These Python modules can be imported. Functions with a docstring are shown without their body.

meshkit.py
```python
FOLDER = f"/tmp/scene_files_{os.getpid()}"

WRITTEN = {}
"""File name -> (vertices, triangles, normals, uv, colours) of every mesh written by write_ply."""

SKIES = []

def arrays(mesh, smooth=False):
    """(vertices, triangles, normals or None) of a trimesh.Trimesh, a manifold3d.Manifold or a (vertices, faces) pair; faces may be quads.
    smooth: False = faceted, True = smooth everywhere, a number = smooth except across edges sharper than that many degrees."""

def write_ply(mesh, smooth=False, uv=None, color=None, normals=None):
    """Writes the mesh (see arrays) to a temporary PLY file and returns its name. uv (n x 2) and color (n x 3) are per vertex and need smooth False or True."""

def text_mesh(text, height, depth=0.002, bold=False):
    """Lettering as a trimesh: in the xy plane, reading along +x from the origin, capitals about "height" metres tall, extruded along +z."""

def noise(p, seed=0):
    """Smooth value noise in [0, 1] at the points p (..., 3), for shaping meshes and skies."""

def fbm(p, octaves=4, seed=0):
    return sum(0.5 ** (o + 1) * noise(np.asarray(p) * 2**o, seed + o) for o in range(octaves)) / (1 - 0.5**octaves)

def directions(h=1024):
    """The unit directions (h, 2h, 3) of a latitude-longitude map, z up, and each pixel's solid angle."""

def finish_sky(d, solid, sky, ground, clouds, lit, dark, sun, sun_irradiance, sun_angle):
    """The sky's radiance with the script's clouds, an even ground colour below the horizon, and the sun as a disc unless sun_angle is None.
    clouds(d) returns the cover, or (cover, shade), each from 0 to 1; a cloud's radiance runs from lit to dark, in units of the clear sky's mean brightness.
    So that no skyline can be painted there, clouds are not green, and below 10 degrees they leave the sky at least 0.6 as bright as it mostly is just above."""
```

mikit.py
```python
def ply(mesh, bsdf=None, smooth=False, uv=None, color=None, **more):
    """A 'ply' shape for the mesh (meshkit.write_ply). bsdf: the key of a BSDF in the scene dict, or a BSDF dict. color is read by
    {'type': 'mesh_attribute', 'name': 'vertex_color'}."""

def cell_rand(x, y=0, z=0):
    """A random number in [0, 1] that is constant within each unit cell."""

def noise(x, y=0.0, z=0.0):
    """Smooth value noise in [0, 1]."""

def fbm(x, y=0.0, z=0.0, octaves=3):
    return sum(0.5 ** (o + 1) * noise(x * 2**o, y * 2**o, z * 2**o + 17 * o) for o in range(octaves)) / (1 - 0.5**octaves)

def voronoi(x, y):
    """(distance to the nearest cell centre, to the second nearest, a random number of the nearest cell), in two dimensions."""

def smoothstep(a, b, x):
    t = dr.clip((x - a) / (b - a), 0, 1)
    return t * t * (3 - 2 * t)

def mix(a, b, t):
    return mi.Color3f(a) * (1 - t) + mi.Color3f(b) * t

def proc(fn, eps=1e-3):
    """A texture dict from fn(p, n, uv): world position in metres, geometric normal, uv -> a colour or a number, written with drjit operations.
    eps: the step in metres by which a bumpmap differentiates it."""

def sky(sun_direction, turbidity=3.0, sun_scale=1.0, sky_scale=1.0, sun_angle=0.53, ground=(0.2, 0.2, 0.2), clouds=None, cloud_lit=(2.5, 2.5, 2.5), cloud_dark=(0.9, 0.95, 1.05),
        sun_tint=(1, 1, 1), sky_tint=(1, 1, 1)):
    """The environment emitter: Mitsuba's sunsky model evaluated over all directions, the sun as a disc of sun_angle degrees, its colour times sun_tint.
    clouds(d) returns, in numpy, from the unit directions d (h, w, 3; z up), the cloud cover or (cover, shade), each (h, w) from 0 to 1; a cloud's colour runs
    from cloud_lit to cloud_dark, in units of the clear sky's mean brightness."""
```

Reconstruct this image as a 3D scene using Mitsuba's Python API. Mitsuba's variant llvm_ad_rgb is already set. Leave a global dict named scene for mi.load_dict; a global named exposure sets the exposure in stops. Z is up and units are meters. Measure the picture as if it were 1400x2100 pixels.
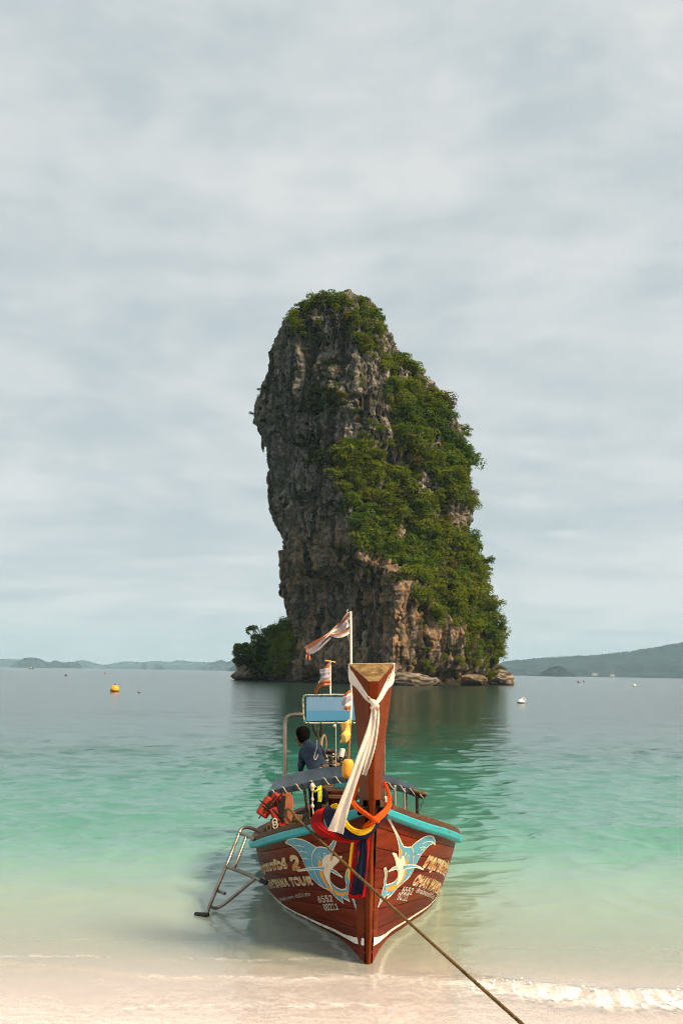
import math, glob, random
import numpy as np, trimesh, drjit as dr, mitsuba as mi, manifold3d as m3
import meshkit, mikit
from meshkit import fbm as nfbm, noise as nnoise
from mikit import noise, fbm, smoothstep, mix, proc, ply
from shapely.geometry import Polygon, Point, LineString
from shapely import box as sbox
from shapely import affinity
from shapely.ops import unary_union
T = mi.ScalarTransform4f
scene, labels = {}, {}
PI = math.pi

# ------------------------------------------------------------------ camera: a standing photographer on the beach, tilted 9 degrees up
H = 2.2                       # eye height above the water
FOC, CX, CY = 2042.0, 700.0, 1050.0
PITCH, ROLL = math.atan(329 / FOC), math.radians(0.9)
_f = np.array([0, math.cos(PITCH), math.sin(PITCH)])
_r0, _u0 = np.array([1.0, 0, 0]), np.array([0, -math.sin(PITCH), math.cos(PITCH)])
_r = _r0 * math.cos(ROLL) + _u0 * math.sin(ROLL)
_u = _u0 * math.cos(ROLL) - _r0 * math.sin(ROLL)
EYE = np.array([0, 0, H])
_m = np.eye(4)
_m[:3, 0], _m[:3, 1], _m[:3, 2], _m[:3, 3] = -_r, _u, _f, EYE
scene['camera'] = {'type': 'perspective', 'fov': math.degrees(2 * math.atan(700 / FOC)), 'fov_axis': 'x', 'near_clip': 0.1, 'far_clip': 40000.0,
                   'to_world': T(_m), 'medium': {'type': 'ref', 'id': 'air'}}
# ------------------------------------------------------------------ light: bright overcast sky with a veiled afternoon sun from the right
SUN = np.array([0.62, -0.40, 0.68])


def clouds(d):
    el = np.degrees(np.arcsin(np.clip(d[..., 2], -1, 1)))
    q = d[..., :2] / (np.maximum(d[..., 2:], 0) + 0.10)
    p = np.stack([q[..., 0] * 0.9, q[..., 1] * 1.5, q[..., 0] * 0], -1)
    w = nfbm(p * 0.8 + 3.1, 4, 5)
    a = nfbm(p + 1.6 * w[..., None] + 11.3, 6, 2)
    b = nfbm(p * np.array([3.2, 6.0, 1]) + 2.5 * w[..., None] + 40.7, 5, 9)
    c = nfbm(p * 0.45 + 7.7, 3, 21)
    wisps = np.clip((b - 0.42) * 3.0, 0, 1) * np.clip((a - 0.36) * 4, 0, 1)
    e = nfbm(p * np.array([2.2, 3.4, 1]) + 3.0 * w[..., None] + 80.1, 6, 33)
    shade = np.clip(0.60 - 0.9 * (a - 0.5) - 1.1 * (c - 0.5) - 0.36 * wisps - 0.8 * (e - 0.5), 0, 1)
    az = np.arctan2(d[..., 0], d[..., 1])
    puff = nfbm(np.stack([az * 9, np.radians(el) * 16, 0 * az], -1) + 2.2 * w[..., None], 5, 51)
    fine = nfbm(np.stack([az * 26, np.radians(el) * 60, 0 * az], -1) + 5.0 * w[..., None] + 2.0 * puff[..., None], 4, 52)
    shade = np.clip(shade - 1.35 * (puff - 0.5) - 0.75 * (fine - 0.5), 0, 1)
    return 0.94 + 0 * shade, shade


scene['daylight'] = mikit.sky(SUN, turbidity=4.0, sun_scale=1.25, sky_scale=1.0, sun_angle=13.0, clouds=clouds, cloud_lit=(1.66, 1.70, 1.68), cloud_dark=(1.20, 1.35, 1.39),
                              sun_tint=(1.0, 0.94, 0.84), ground=(0.12, 0.16, 0.15))
exposure = 2.22
scene['air'] = {'type': 'homogeneous', 'albedo': {'type': 'rgb', 'value': [0.50, 0.76, 0.95]}, 'sigma_t': 0.9e-4}


# ------------------------------------------------------------------ helpers
def at(px, py, Y):
    """The point at depth Y (metres from the lens along the ground) that stands where the 1400 x 2100 photograph shows (px, py)."""
    d = _f + _r * (px - CX) / FOC - _u * (py - CY) / FOC
    return EYE + d * (Y / d[1])


def pix(P):
    v = np.asarray(P, float) - EYE
    z = v @ _f
    return np.stack([CX + FOC * (v @ _r) / z, CY - FOC * (v @ _u) / z], -1)


def key(name):
    if name not in scene and name not in labels:
        return name
    n = 1
    while f'{name}_{n:03d}' in scene or f'{name}_{n:03d}' in labels:
        n += 1
    return f'{name}_{n:03d}'


def obj(name, mesh, bsdf, parent=None, smooth=False, to_world=None, **kw):
    k = key((parent + '__' if parent else '') + name)
    if isinstance(mesh, dict):
        d = dict(mesh, bsdf={'type': 'ref', 'id': bsdf})
    else:
        d = ply(mesh, bsdf, smooth=smooth, **kw)
    if to_world is not None:
        d['to_world'] = to_world
    scene[k] = d
    return k


def tag(k, label=None, category=None, group=None, kind=None):
    e = labels.setdefault(k, {})
    for n, v in (('label', label), ('category', category), ('group', group), ('kind', kind)):
        if v:
            e[n] = v
    return k


def thing(name, label, category, group=None):
    return tag(key(name), label, category, group)


def rgb(*c):
    return {'type': 'rgb', 'value': [float(x) for x in c]}


def mat(name, color, rough=0.6, spec=0.4, **kw):
    c = color if isinstance(color, dict) else proc(color) if callable(color) else rgb(*color)
    d = {'type': 'principled', 'base_color': c, 'roughness': rough, 'specular': spec, **kw}
    scene[name] = {'type': 'twosided', 'bsdf': d}
    return name


def bumped(name, color, rough, height, eps=0.003, spec=0.4, **kw):
    c = proc(color) if callable(color) else rgb(*color)
    d = {'type': 'principled', 'base_color': c, 'roughness': rough, 'specular': spec, **kw}
    scene[name] = {'type': 'twosided', 'bsdf': {'type': 'bumpmap', 'arbitrary': proc(height, eps=eps), 'scale': 1.0, 'bsdf': d}}
    return name


def cat(*ms):
    ms = [m for g in ms for m in (g if isinstance(g, (list, tuple)) else [g])]
    return trimesh.util.concatenate([trimesh.Trimesh(m.vertices, m.faces, process=False) for m in ms])


def grid(P, closed_u=False, closed_v=False, flip=False):
    """Mesh of a (n, m, 3) net of points."""
    n, m = P.shape[:2]
    i = np.arange(n if closed_u else n - 1)[:, None]
    j = np.arange(m if closed_v else m - 1)[None, :]
    a, b, c, d = i * m + j, ((i + 1) % n) * m + j, ((i + 1) % n) * m + (j + 1) % m, i * m + (j + 1) % m
    q = np.stack(np.broadcast_arrays(a, b, c, d), -1).reshape(-1, 4)
    f = np.vstack([q[:, [0, 1, 2]], q[:, [0, 2, 3]]])
    return trimesh.Trimesh(P.reshape(-1, 3), f[:, ::-1] if flip else f, process=False)


def catmull(pts, n=8):
    p = np.asarray(pts, float)
    if len(p) < 3:
        return np.array([p[0] + (p[-1] - p[0]) * t for t in np.linspace(0, 1, n + 1)])
    q = np.vstack([2 * p[0] - p[1], p, 2 * p[-1] - p[-2]])
    out = []
    for i in range(1, len(q) - 2):
        t = np.linspace(0, 1, n, endpoint=False)[:, None]
        a, b, c, d = q[i - 1], q[i], q[i + 1], q[i + 2]
        out.append(0.5 * (2 * b + (c - a) * t + (2 * a - 5 * b + 4 * c - d) * t ** 2 + (3 * b - 3 * c + d - a) * t ** 3))
    return np.vstack(out + [p[-1:]])


def frames(p):
    t = np.gradient(p, axis=0)
    t /= np.linalg.norm(t, axis=1, keepdims=True) + 1e-12
    a = np.cross(t[0], [0, 0, 1.0] if abs(t[0][2]) < 0.9 else [1.0, 0, 0])
    A = []
    for k in range(len(p)):
        a = a - t[k] * (a @ t[k])
        a = a / np.linalg.norm(a)
        A.append(a)
    A = np.array(A)
    return t, A, np.cross(t, A)


def tube(pts, r, sides=8, n=6, spline=True, caps=True, prof=None):
    """A bar along the points; r a number or one per point; prof (k, 2) another cross-section than the circle."""
    p = catmull(pts, n) if spline and len(pts) > 2 else np.asarray(pts, float)
    R = np.interp(np.linspace(0, 1, len(p)), np.linspace(0, 1, np.size(r)), np.atleast_1d(r).astype(float))
    t, a, b = frames(p)
    if prof is None:
        g = np.arange(sides) * 2 * PI / sides
        prof = np.stack([np.cos(g), np.sin(g)], -1)
    V = p[:, None] + R[:, None, None] * (prof[None, :, :1] * a[:, None] + prof[None, :, 1:] * b[:, None])
    m = grid(V, closed_v=True)
    if caps:
        k, s = len(p), len(prof)
        v = np.vstack([m.vertices, p[:1], p[-1:]])
        j = np.arange(s)
        f = np.vstack([m.faces, np.stack([j * 0 + k * s, j, (j + 1) % s], -1)[:, ::-1] * 1, np.stack([j * 0 + k * s + 1, (k - 1) * s + (j + 1) % s, (k - 1) * s + j], -1)[:, ::-1]])
        m = trimesh.Trimesh(v, f, process=False)
        trimesh.repair.fix_normals(m) if len(v) < 4000 else None
    return m


def rbox(sx, sy, sz, r=0.01, c=(0, 0, 0), rot=None):
    """A box with rounded edges, centred on c."""
    r = min(r, sx * 0.45, sy * 0.45, sz * 0.45)
    pts = [[x * (sx / 2 - r), y * (sy / 2 - r), z * (sz / 2 - r)] for x in (-1, 1) for y in (-1, 1) for z in (-1, 1)]
    s = trimesh.creation.icosphere(1, r).vertices
    m = trimesh.convex.convex_hull(np.vstack([s + q for q in pts]))
    v = m.vertices if rot is None else m.vertices @ np.asarray(rot).T
    return trimesh.Trimesh(v + np.asarray(c), m.faces, process=False)


def interp(x, xs, ys):
    from scipy.interpolate import PchipInterpolator
    return PchipInterpolator(xs, ys, extrapolate=True)(x)


# ------------------------------------------------------------------ sea, beach
SHORE = [(-20, 0.60), (0, 0.40), (4.5, 0.13), (6.2, 0.03), (7.2, -0.02), (8.2, -0.085), (9.2, -0.17), (11, -0.35), (15, -0.70), (21, -1.15), (42, -3.0), (90, -7.0)]


def sand_z(x, y):
    z = np.interp(y + 0.25 * np.sin(x * 0.35 + 1.0), *zip(*SHORE))
    return z + 0.012 * (nnoise(np.stack([x * 0.8, y * 0.8, x * 0], -1), 4) - 0.5)


def depth_dr(p):
    out = mi.Float(-SHORE[0][1])
    for (y0, z0), (y1, z1) in zip(SHORE[:-1], SHORE[1:]):
        out += dr.clip((p.y + 0.25 * dr.sin(p.x * 0.35 + 1.0) - y0) / (y1 - y0), 0, 1) * (z0 - z1)
    return out


def sand_color(p, n, uv):
    a = fbm(p.x * 3, p.y * 5, 0.0, 3)
    g = noise(p.x * 160, p.y * 160)
    c = mix((0.57, 0.49, 0.47), (0.65, 0.59, 0.58), a)
    return c * (0.92 + 0.16 * g)


bumped('sand_wet', sand_color, 0.42, lambda p, n, uv: 0.004 * noise(p.x * 30, p.y * 40) + 0.0012 * noise(p.x * 210, p.y * 210), eps=0.004, spec=0.45)
ys = np.concatenate([np.linspace(-14, 4, 30), np.linspace(4.1, 12, 120), np.linspace(12.5, 90, 60)])
xs = np.concatenate([np.linspace(-70, -9, 30), np.linspace(-8.8, 8.8, 150), np.linspace(9, 70, 30)])
X, Y = np.meshgrid(xs, ys)
P = np.stack([X, Y, sand_z(X, Y)], -1)
obj('beach', grid(P, flip=True), 'sand_wet', smooth=True)
tag('beach', 'pale pinkish sand of the beach under the thin edge of the sea', 'beach', kind='structure')

BODY = [(4, (0.64, 0.58, 0.56)), (7.4, (0.58, 0.54, 0.52)), (7.9, (0.46, 0.46, 0.41)), (8.5, (0.345, 0.385, 0.325)), (9.6, (0.265, 0.345, 0.275)), (11.5, (0.185, 0.315, 0.25)), (14.5, (0.095, 0.255, 0.205)), (20, (0.030, 0.165, 0.128)), (29, (0.013, 0.088, 0.070)), (50, (0.010, 0.042, 0.030)),
        (120, (0.012, 0.036, 0.028)), (400, (0.012, 0.034, 0.028))]


def body_color(p, n, uv):
    w = fbm(p.x * 0.12, p.y * 0.2, 3.0, 3) - 0.5
    y = p.y * (1 + 0.35 * w) + 1.2 * w
    out = mi.Color3f(*BODY[0][1])
    for (a, ca), (b, cb) in zip(BODY[:-1], BODY[1:]):
        t = dr.clip((y - a) / (b - a), 0, 1)
        out += (mi.Color3f(*cb) - mi.Color3f(*ca)) * t
    return out


def turbid(p, n, uv):
    d = dr.maximum(depth_dr(p) + 0.0, 0)
    return dr.clip(0.12 + 0.88 * (1 - dr.exp(-d * 9.0)), 0, 1)


def ripple(p, n, uv):
    x, y = p.x, p.y
    wob = fbm(x * 0.2, y * 0.3, 1.0, 2)
    return 0.040 * noise(x * 0.35 + wob, y * 0.40, 7.0) + 0.0220 * noise(x * 1.1 + 2 * wob, y * 1.2, 4.0)


def fine_ripple(p, n, uv):
    return 0.0028 * noise(p.x * 9.0, p.y * 14.0, 9.0) + ripple(p, n, uv) * smoothstep(22.0, 62.0, p.y)


def water_body(alpha, bump):
    return {'type': 'bumpmap', 'arbitrary': proc(bump, eps=0.01 if bump is fine_ripple else 0.05), 'scale': 1.0,
            'nested': {'type': 'roughplastic', 'distribution': 'ggx', 'alpha': alpha, 'int_ior': 1.33, 'diffuse_reflectance': proc(body_color), 'nonlinear': False}}


scene['water'] = {'type': 'blendbsdf', 'weight': proc(turbid), 'clear': {'type': 'thindielectric', 'int_ior': 1.24}, 'body': water_body(0.025, fine_ripple)}
scene['open_water'] = water_body(0.025, fine_ripple)


def wave_z(x, y, step):
    """Height of the sea surface: short crossing wind ripples, dying out at the beach."""
    P = np.stack([x, y, 0 * x], -1)
    wob = (nfbm(P * np.array([0.25, 0.4, 1]), 2, 3)[..., None] - 0.5) * np.array([2.0, 1.0, 0])
    gust = 0.55 + 0.9 * nfbm(P * np.array([0.10, 0.22, 1]) + 9, 2, 14)
    fade = np.clip((y - 7.8) / 6.0, 0.05, 1)
    z = 0
    for lam, amp, s, an, rot in ((2.4, 0.045, 6, 0.7, -0.3), (1.2, 0.055, 1, 0.7, 0.3), (0.66, 0.060, 2, 0.75, -0.25), (0.38, 0.043, 3, 0.8, 0.15), (0.21, 0.017, 4, 0.8, -0.15), (0.12, 0.0060, 5, 0.8, 0.2)):
        lod = np.clip(1.6 - 2.2 * step / lam, 0, 1)
        c, sn = math.cos(rot), math.sin(rot)
        Q = np.stack([(x * c + y * sn) * an / lam, (y * c - x * sn) / lam, 0 * x], -1) + wob / lam * 0.5
        n_ = nnoise(Q, s) * 0.6 + nnoise(Q * 1.37 + 31.7, s + 20) * 0.4
        z = z + lod * amp * (1.15 - np.abs(2 * n_ - 1) * 1.0 - 0.75) * gust
    return z * fade


def lip_z(x, y):
    """The small wave that runs up the beach on the right."""
    c = 7.64 - 0.10 * np.clip(x, -4, 4) + 0.10 * np.sin(x * 1.9 + 0.6) + 0.03 * np.sin(x * 6.1)
    a = np.clip((x - 0.35) / 1.8, 0, 1) * 0.040 + 0.008
    return a * np.exp(-((y - c) / np.where(y < c, 0.05, 0.16)) ** 2)


ys = [5.2]
while ys[-1] < 62:
    ys.append(ys[-1] + max(0.016, 0.00022 * ys[-1] ** 2))
ys = np.array(ys)
t = np.linspace(-1, 1, 520)
wx = 0.40 * ys[:, None] + 1.6
X, Y = t[None, :] * wx, np.repeat(ys[:, None], len(t), 1)
step = np.maximum(np.repeat(np.gradient(ys)[:, None], len(t), 1), 2 * wx / 520)
edge = np.clip((1 - np.abs(t[None])) * 12, 0, 1) * np.clip((62 - Y) / 8, 0, 1) * np.clip((Y - 5.2) / 0.6, 0, 1)
Z = (wave_z(X, Y, step) + lip_z(X, Y) * (Y < 9)) * edge
obj('sea', grid(np.stack([X, Y, Z], -1), flip=True), 'water', smooth=True, uv=np.stack([X, Y], -1).reshape(-1, 2))
side_y = np.concatenate([ys[::12], ys[-1:]])
for sg in (-1, 1):
    w0 = 0.40 * side_y + 1.6
    tt = np.linspace(0, 1, 14) ** 2
    X2 = sg * (w0[:, None] + tt[None] * (0.9 * side_y[:, None] + 8))
    Y2 = np.repeat(side_y[:, None], 14, 1)
    obj('side_water', grid(np.stack([X2, Y2, 0 * X2], -1), flip=sg > 0), 'water', 'sea', smooth=True, uv=np.stack([X2, Y2], -1).reshape(-1, 2))
yf = ys[-1] * (9600 / ys[-1]) ** np.linspace(0, 1, 140)
X3 = np.linspace(-1, 1, 161)[None] * (1.3 * yf[:, None] + 9.6)
Y3 = np.repeat(yf[:, None], 161, 1)
obj('open_water', grid(np.stack([X3, Y3, 0 * X3], -1), flip=True), 'open_water', 'sea', smooth=True, uv=np.stack([X3, Y3], -1).reshape(-1, 2))
# foam: a thin lacy film on the swash, thickest on the broken crest of the small wave at the right
def foam_cover(p, n, uv):
    x, y = p.x, p.y
    w = fbm(x * 2.2, y * 2.2, 5.0, 3) - 0.5
    crest = 7.64 - 0.10 * dr.clip(x, -4, 4) + 0.10 * dr.sin(x * 1.9 + 0.6) + 0.03 * dr.sin(x * 6.1)
    front = 8.14 + 0.05 * dr.sin(x * 1.3) + 0.30 * w
    line2 = 6.98 + 0.16 * (x + 1.2) - 0.05 * dr.square(x + 1.2) + 0.22 * w
    lace = 1 - 2.6 * dr.abs(fbm(x * 9 + 4 * w, y * 16 + 4 * w, 2.0, 3) - 0.5) - 1.2 * dr.abs(fbm(x * 26, y * 34, 6.0, 2) - 0.5)
    streaky = fbm(x * 34 + 6 * w, y * 8, 8.0, 4)
    a = smoothstep(0.40, 1.7, x) * dr.exp(-dr.square((y - crest + 0.12) / 0.15)) * (0.42 + 0.75 * smoothstep(0.3, 0.7, streaky))
    b = 0.34 * dr.exp(-dr.square((y - front) / 0.030)) * smoothstep(0.6, -0.6, x) * smoothstep(0.35, 0.6, noise(x * 1.3, 3.0))
    c = 0.40 * dr.exp(-dr.square((y - line2) / 0.028)) * smoothstep(1.5, 0.8, dr.abs(x + 0.5))
    b = b + 0.30 * dr.exp(-dr.square((y - crest + 0.02) / 0.03)) * smoothstep(-3.0, -1.0, x) * smoothstep(1.2, 0.2, x) * smoothstep(0.4, 0.6, noise(x * 1.7, 9.0))
    d = 0.20 * smoothstep(0.42, 0.65, fbm(x * 0.9, y * 1.2, 17.0, 3)) * smoothstep(8.0, 7.6, y)
    return dr.clip((0.9 * a + b + c + d) * smoothstep(0.35, 0.95, lace + 0.55 * a) * 0.95, 0, 0.92)


gx, gy = np.meshgrid(np.linspace(-3.6, 3.6, 420), np.linspace(6.3, 8.6, 240))
gz = (wave_z(gx, gy, 0 * gx + 0.03) + lip_z(gx, gy)) + 0.005
scene['sea_foam_film'] = {'type': 'blendbsdf', 'weight': proc(foam_cover), 'none': {'type': 'null'}, 'foam': {'type': 'twosided', 'bsdf': {'type': 'diffuse', 'reflectance': {'type': 'rgb', 'value': [0.76, 0.76, 0.77]}}}}
obj('film', grid(np.stack([gx, gy, gz], -1), flip=True), 'sea_foam_film', 'foam', smooth=True)
rs = np.random.default_rng(12)
blob = trimesh.creation.icosphere(1, 1.0)
bl = []
for _ in range(160):
    x_ = 0.7 + 2.5 * rs.random() ** 0.6
    y_ = 7.64 - 0.10 * x_ + 0.10 * math.sin(x_ * 1.9 + 0.6) + 0.03 * math.sin(x_ * 6.1) - 0.03 + rs.normal() * 0.06
    z_ = float(lip_z(np.array(x_), np.array(y_))) + abs(rs.normal()) * 0.012
    bl.append(trimesh.Trimesh(blob.vertices * (0.003 + 0.007 * rs.random() ** 2) * [1.5, 1, 0.8] + [x_, y_, z_], blob.faces, process=False))
mat('sea_foam', (0.70, 0.69, 0.69), 0.7, 0.3)
obj('bubbles', cat(bl), 'sea_foam', 'foam')
tag('foam__bubbles', kind='stuff')
tag('foam', 'white lacy foam along the edge of the sea, thickest on the small wave at the right', 'foam', kind='stuff')
tag('sea', 'calm turquoise sea fading to grey green towards the horizon', 'sea', kind='structure')
# ------------------------------------------------------------------ the limestone island: plan outline per height, then flutes, ledges and cracks
def profile(rows, Y0, Y1):
    """X over Z of an edge of the island traced at photograph points (x, y); its distance runs from Y0 at the water to Y1 at the top."""
    pts = []
    for x, y in rows:
        f = np.clip((1400 - y) / 790, 0, 1)
        q = at(x, y, Y0 + (Y1 - Y0) * f)
        pts.append((q[2], q[0]))
    pts.sort()
    return np.array(pts)


EDGE_L = profile([(690, 606), (640, 622), (605, 640), (583, 656), (563, 690), (553, 720), (547, 769), (535, 800), (524, 831), (519, 862), (527, 880), (543, 907), (546, 938), (551, 980), (555, 1040), (570, 1062), (584, 1113), (577, 1140), (571, 1175),
                  (577, 1219), (593, 1263), (590, 1290), (575, 1320), (545, 1350), (524, 1375), (516, 1400), (516, 1430)], 240, 214)
EDGE_C = profile([(716, 603), (725, 680), (728, 760), (722, 830), (710, 900), (690, 955), (692, 1005), (715, 1050), (726, 1100), (738, 1145), (790, 1172), (818, 1200), (820, 1260), (817, 1330), (806, 1400), (806, 1430)], 186, 196)
EDGE_R = profile([(742, 606), (772, 625), (783, 654), (790, 698), (801, 716), (834, 752), (872, 776), (900, 802), (916, 842), (934, 875), (949, 905), (958, 946), (969, 991), (972, 1020), (967, 1070), (956, 1097), (975, 1120), (990, 1160), (992, 1205),
                  (1000, 1255), (1014, 1295), (1022, 1356), (1028, 1385), (1024, 1400), (1024, 1430)], 226, 210)
TOP = 0.5 * (EDGE_L[-1][0] + EDGE_R[-1][0])
NZ, NF, NB = 500, 430, 50
zz = np.linspace(-2.0, TOP, NZ)


def island_plan(z):
    f = np.clip(z / TOP, 0, 1)
    xl, xc, xr = (np.interp(z, e[:, 0], e[:, 1]) for e in (EDGE_L, EDGE_C, EDGE_R))
    g = np.clip((TOP - z) / 9.0, 0.02, 1) ** 0.5
    yl, yc, yr = 240 - 26 * f, 186 + 10 * f, 226 - 16 * f
    mid = yl * 0.5 + yr * 0.5 + 8
    yl, yc, yr = mid + (yl - mid) * g, mid + (yc - mid) * (0.35 + 0.65 * g), mid + (yr - mid) * g
    L, C, R, B = (np.stack(v, -1) for v in ((xl, yl), (xc, yc), (xr, yr), ((xl + xr) / 2, mid + (30 - 8 * f) * g)))
    lc = L * 0.45 + C * 0.55 + np.stack([-2.4 * g, -2.5 * g], -1)
    l2 = L * 0.85 + C * 0.15 + np.stack([-1.0 * g, -3.0 * g], -1)
    cr = C * 0.5 + R * 0.5 + np.stack([1.0 * g, -3.4 * g], -1)
    r2 = C * 0.14 + R * 0.86 + np.stack([0.8 * g, -4.0 * g], -1)
    return [L, l2, lc, C, cr, r2, R, B]


K = np.array(island_plan(zz))                      # (8, NZ, 2)
tk = np.array([0, 0.07, 0.28, 0.5, 0.74, 0.93, 1.0])
tf = np.linspace(0, 1, NF)
front = np.stack([np.stack([np.interp(tf, tk, K[:7, i, c]) for i in range(NZ)]) for c in (0, 1)], -1)   # (NZ, NF, 2)
from scipy.ndimage import gaussian_filter1d
front = 0.25 * front + 0.75 * gaussian_filter1d(front, 5, axis=1, mode='nearest')
tb = np.linspace(0, 1, NB + 2)[1:-1]
ang = tb * PI
ctr = 0.5 * (K[6] + K[0])
back = ctr[:, None] + np.cos(ang)[None, :, None] * (K[6] - ctr)[:, None] + np.sin(ang)[None, :, None] * (K[7] - ctr)[:, None]
ring = np.concatenate([front, back], 1)
P = np.concatenate([ring, np.repeat(zz[:, None, None], NF + NB, 1)], -1)


def net_normals(P):
    du = np.roll(P, -1, 1) - np.roll(P, 1, 1)
    dz = np.gradient(P, axis=0)
    n = np.cross(du, dz)
    return n / (np.linalg.norm(n, axis=-1, keepdims=True) + 1e-9)


N = net_normals(gaussian_filter1d(P, 6, axis=0))
q = P.copy()
warp = (nfbm(q * 0.09, 3, 31) - 0.5)[..., None] * 6
flat = q * np.array([1, 1, 0.13]) + warp
flute = 1 - np.abs(2 * nfbm(flat * 0.30, 4, 7) - 1)
fine = 1 - np.abs(2 * nnoise(flat * np.array([1.15, 1.15, 1.6]), 15) - 1)
ledge = nfbm(q * np.array([0.10, 0.10, 0.62]) + warp * 0.15, 3, 19)
big = nfbm(q * 0.07, 3, 3)
from scipy.spatial import cKDTree


def cracks(q, cell, width, seed):
    """(block offset, joint) of rock blocks about cell metres in size, cut by narrow joints."""
    r = np.random.default_rng(seed)
    s = (q + (nfbm(q * 0.5, 2, seed) - 0.5)[..., None] * np.array([1.0, 1.0, 2.0])) / np.array(cell)
    lo, hi = s.reshape(-1, 3).min(0) - 1, s.reshape(-1, 3).max(0) + 1
    c = r.uniform(lo, hi, (int(np.prod(hi - lo) * 1.0), 3))
    t = cKDTree(c)
    near = cKDTree(s.reshape(-1, 3)[::7]).query(c, k=1)[0] < 1.6
    c = c[near]
    d, i = cKDTree(c).query(s.reshape(-1, 3), k=2, workers=-1)
    off = r.random(len(c))[i[:, 0]]
    return off.reshape(q.shape[:2]), np.exp(-(d[:, 1] - d[:, 0]) / width).reshape(q.shape[:2])


b1, j1 = cracks(q, (1.9, 1.9, 10.0), 0.045, 71)
b2, j2 = cracks(q, (0.75, 0.75, 3.4), 0.08, 72)
height = 1.9 * (b1 - 0.5) - 1.5 * j1 + 0.38 * (b2 - 0.5) - 0.55 * j2 + 5.6 * (big - 0.5) + 1.8 * (flute - 0.62) + 0.30 * (fine - 0.6) + 1.6 * (ledge - 0.5) + 0.25 * (nfbm(q * 1.8, 3, 40) - 0.5)
edge_f = np.concatenate([np.minimum(1, 0.35 + np.minimum(tf, 1 - tf) * 8), np.full(NB, 0.8)])
height = height * edge_f[None] * np.clip((TOP - zz) / 5, 0.15, 1)[:, None]
notch = -2.6 * np.exp(-((zz - 1.2) / 1.5) ** 2)[:, None] * (0.45 + 0.9 * nfbm(q * 0.15, 2, 8)) + 1.3 * np.exp(-((zz + 0.6) / 0.8) ** 2)[:, None]
P = P + N * (height + notch)[..., None]
IN_N = net_normals(P)
rock = grid(P, closed_v=True)
top = P[-1].mean(0) + [0, 0, 0.8]
nv = len(rock.vertices)
j = np.arange(NF + NB) + (NZ - 1) * (NF + NB)
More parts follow.
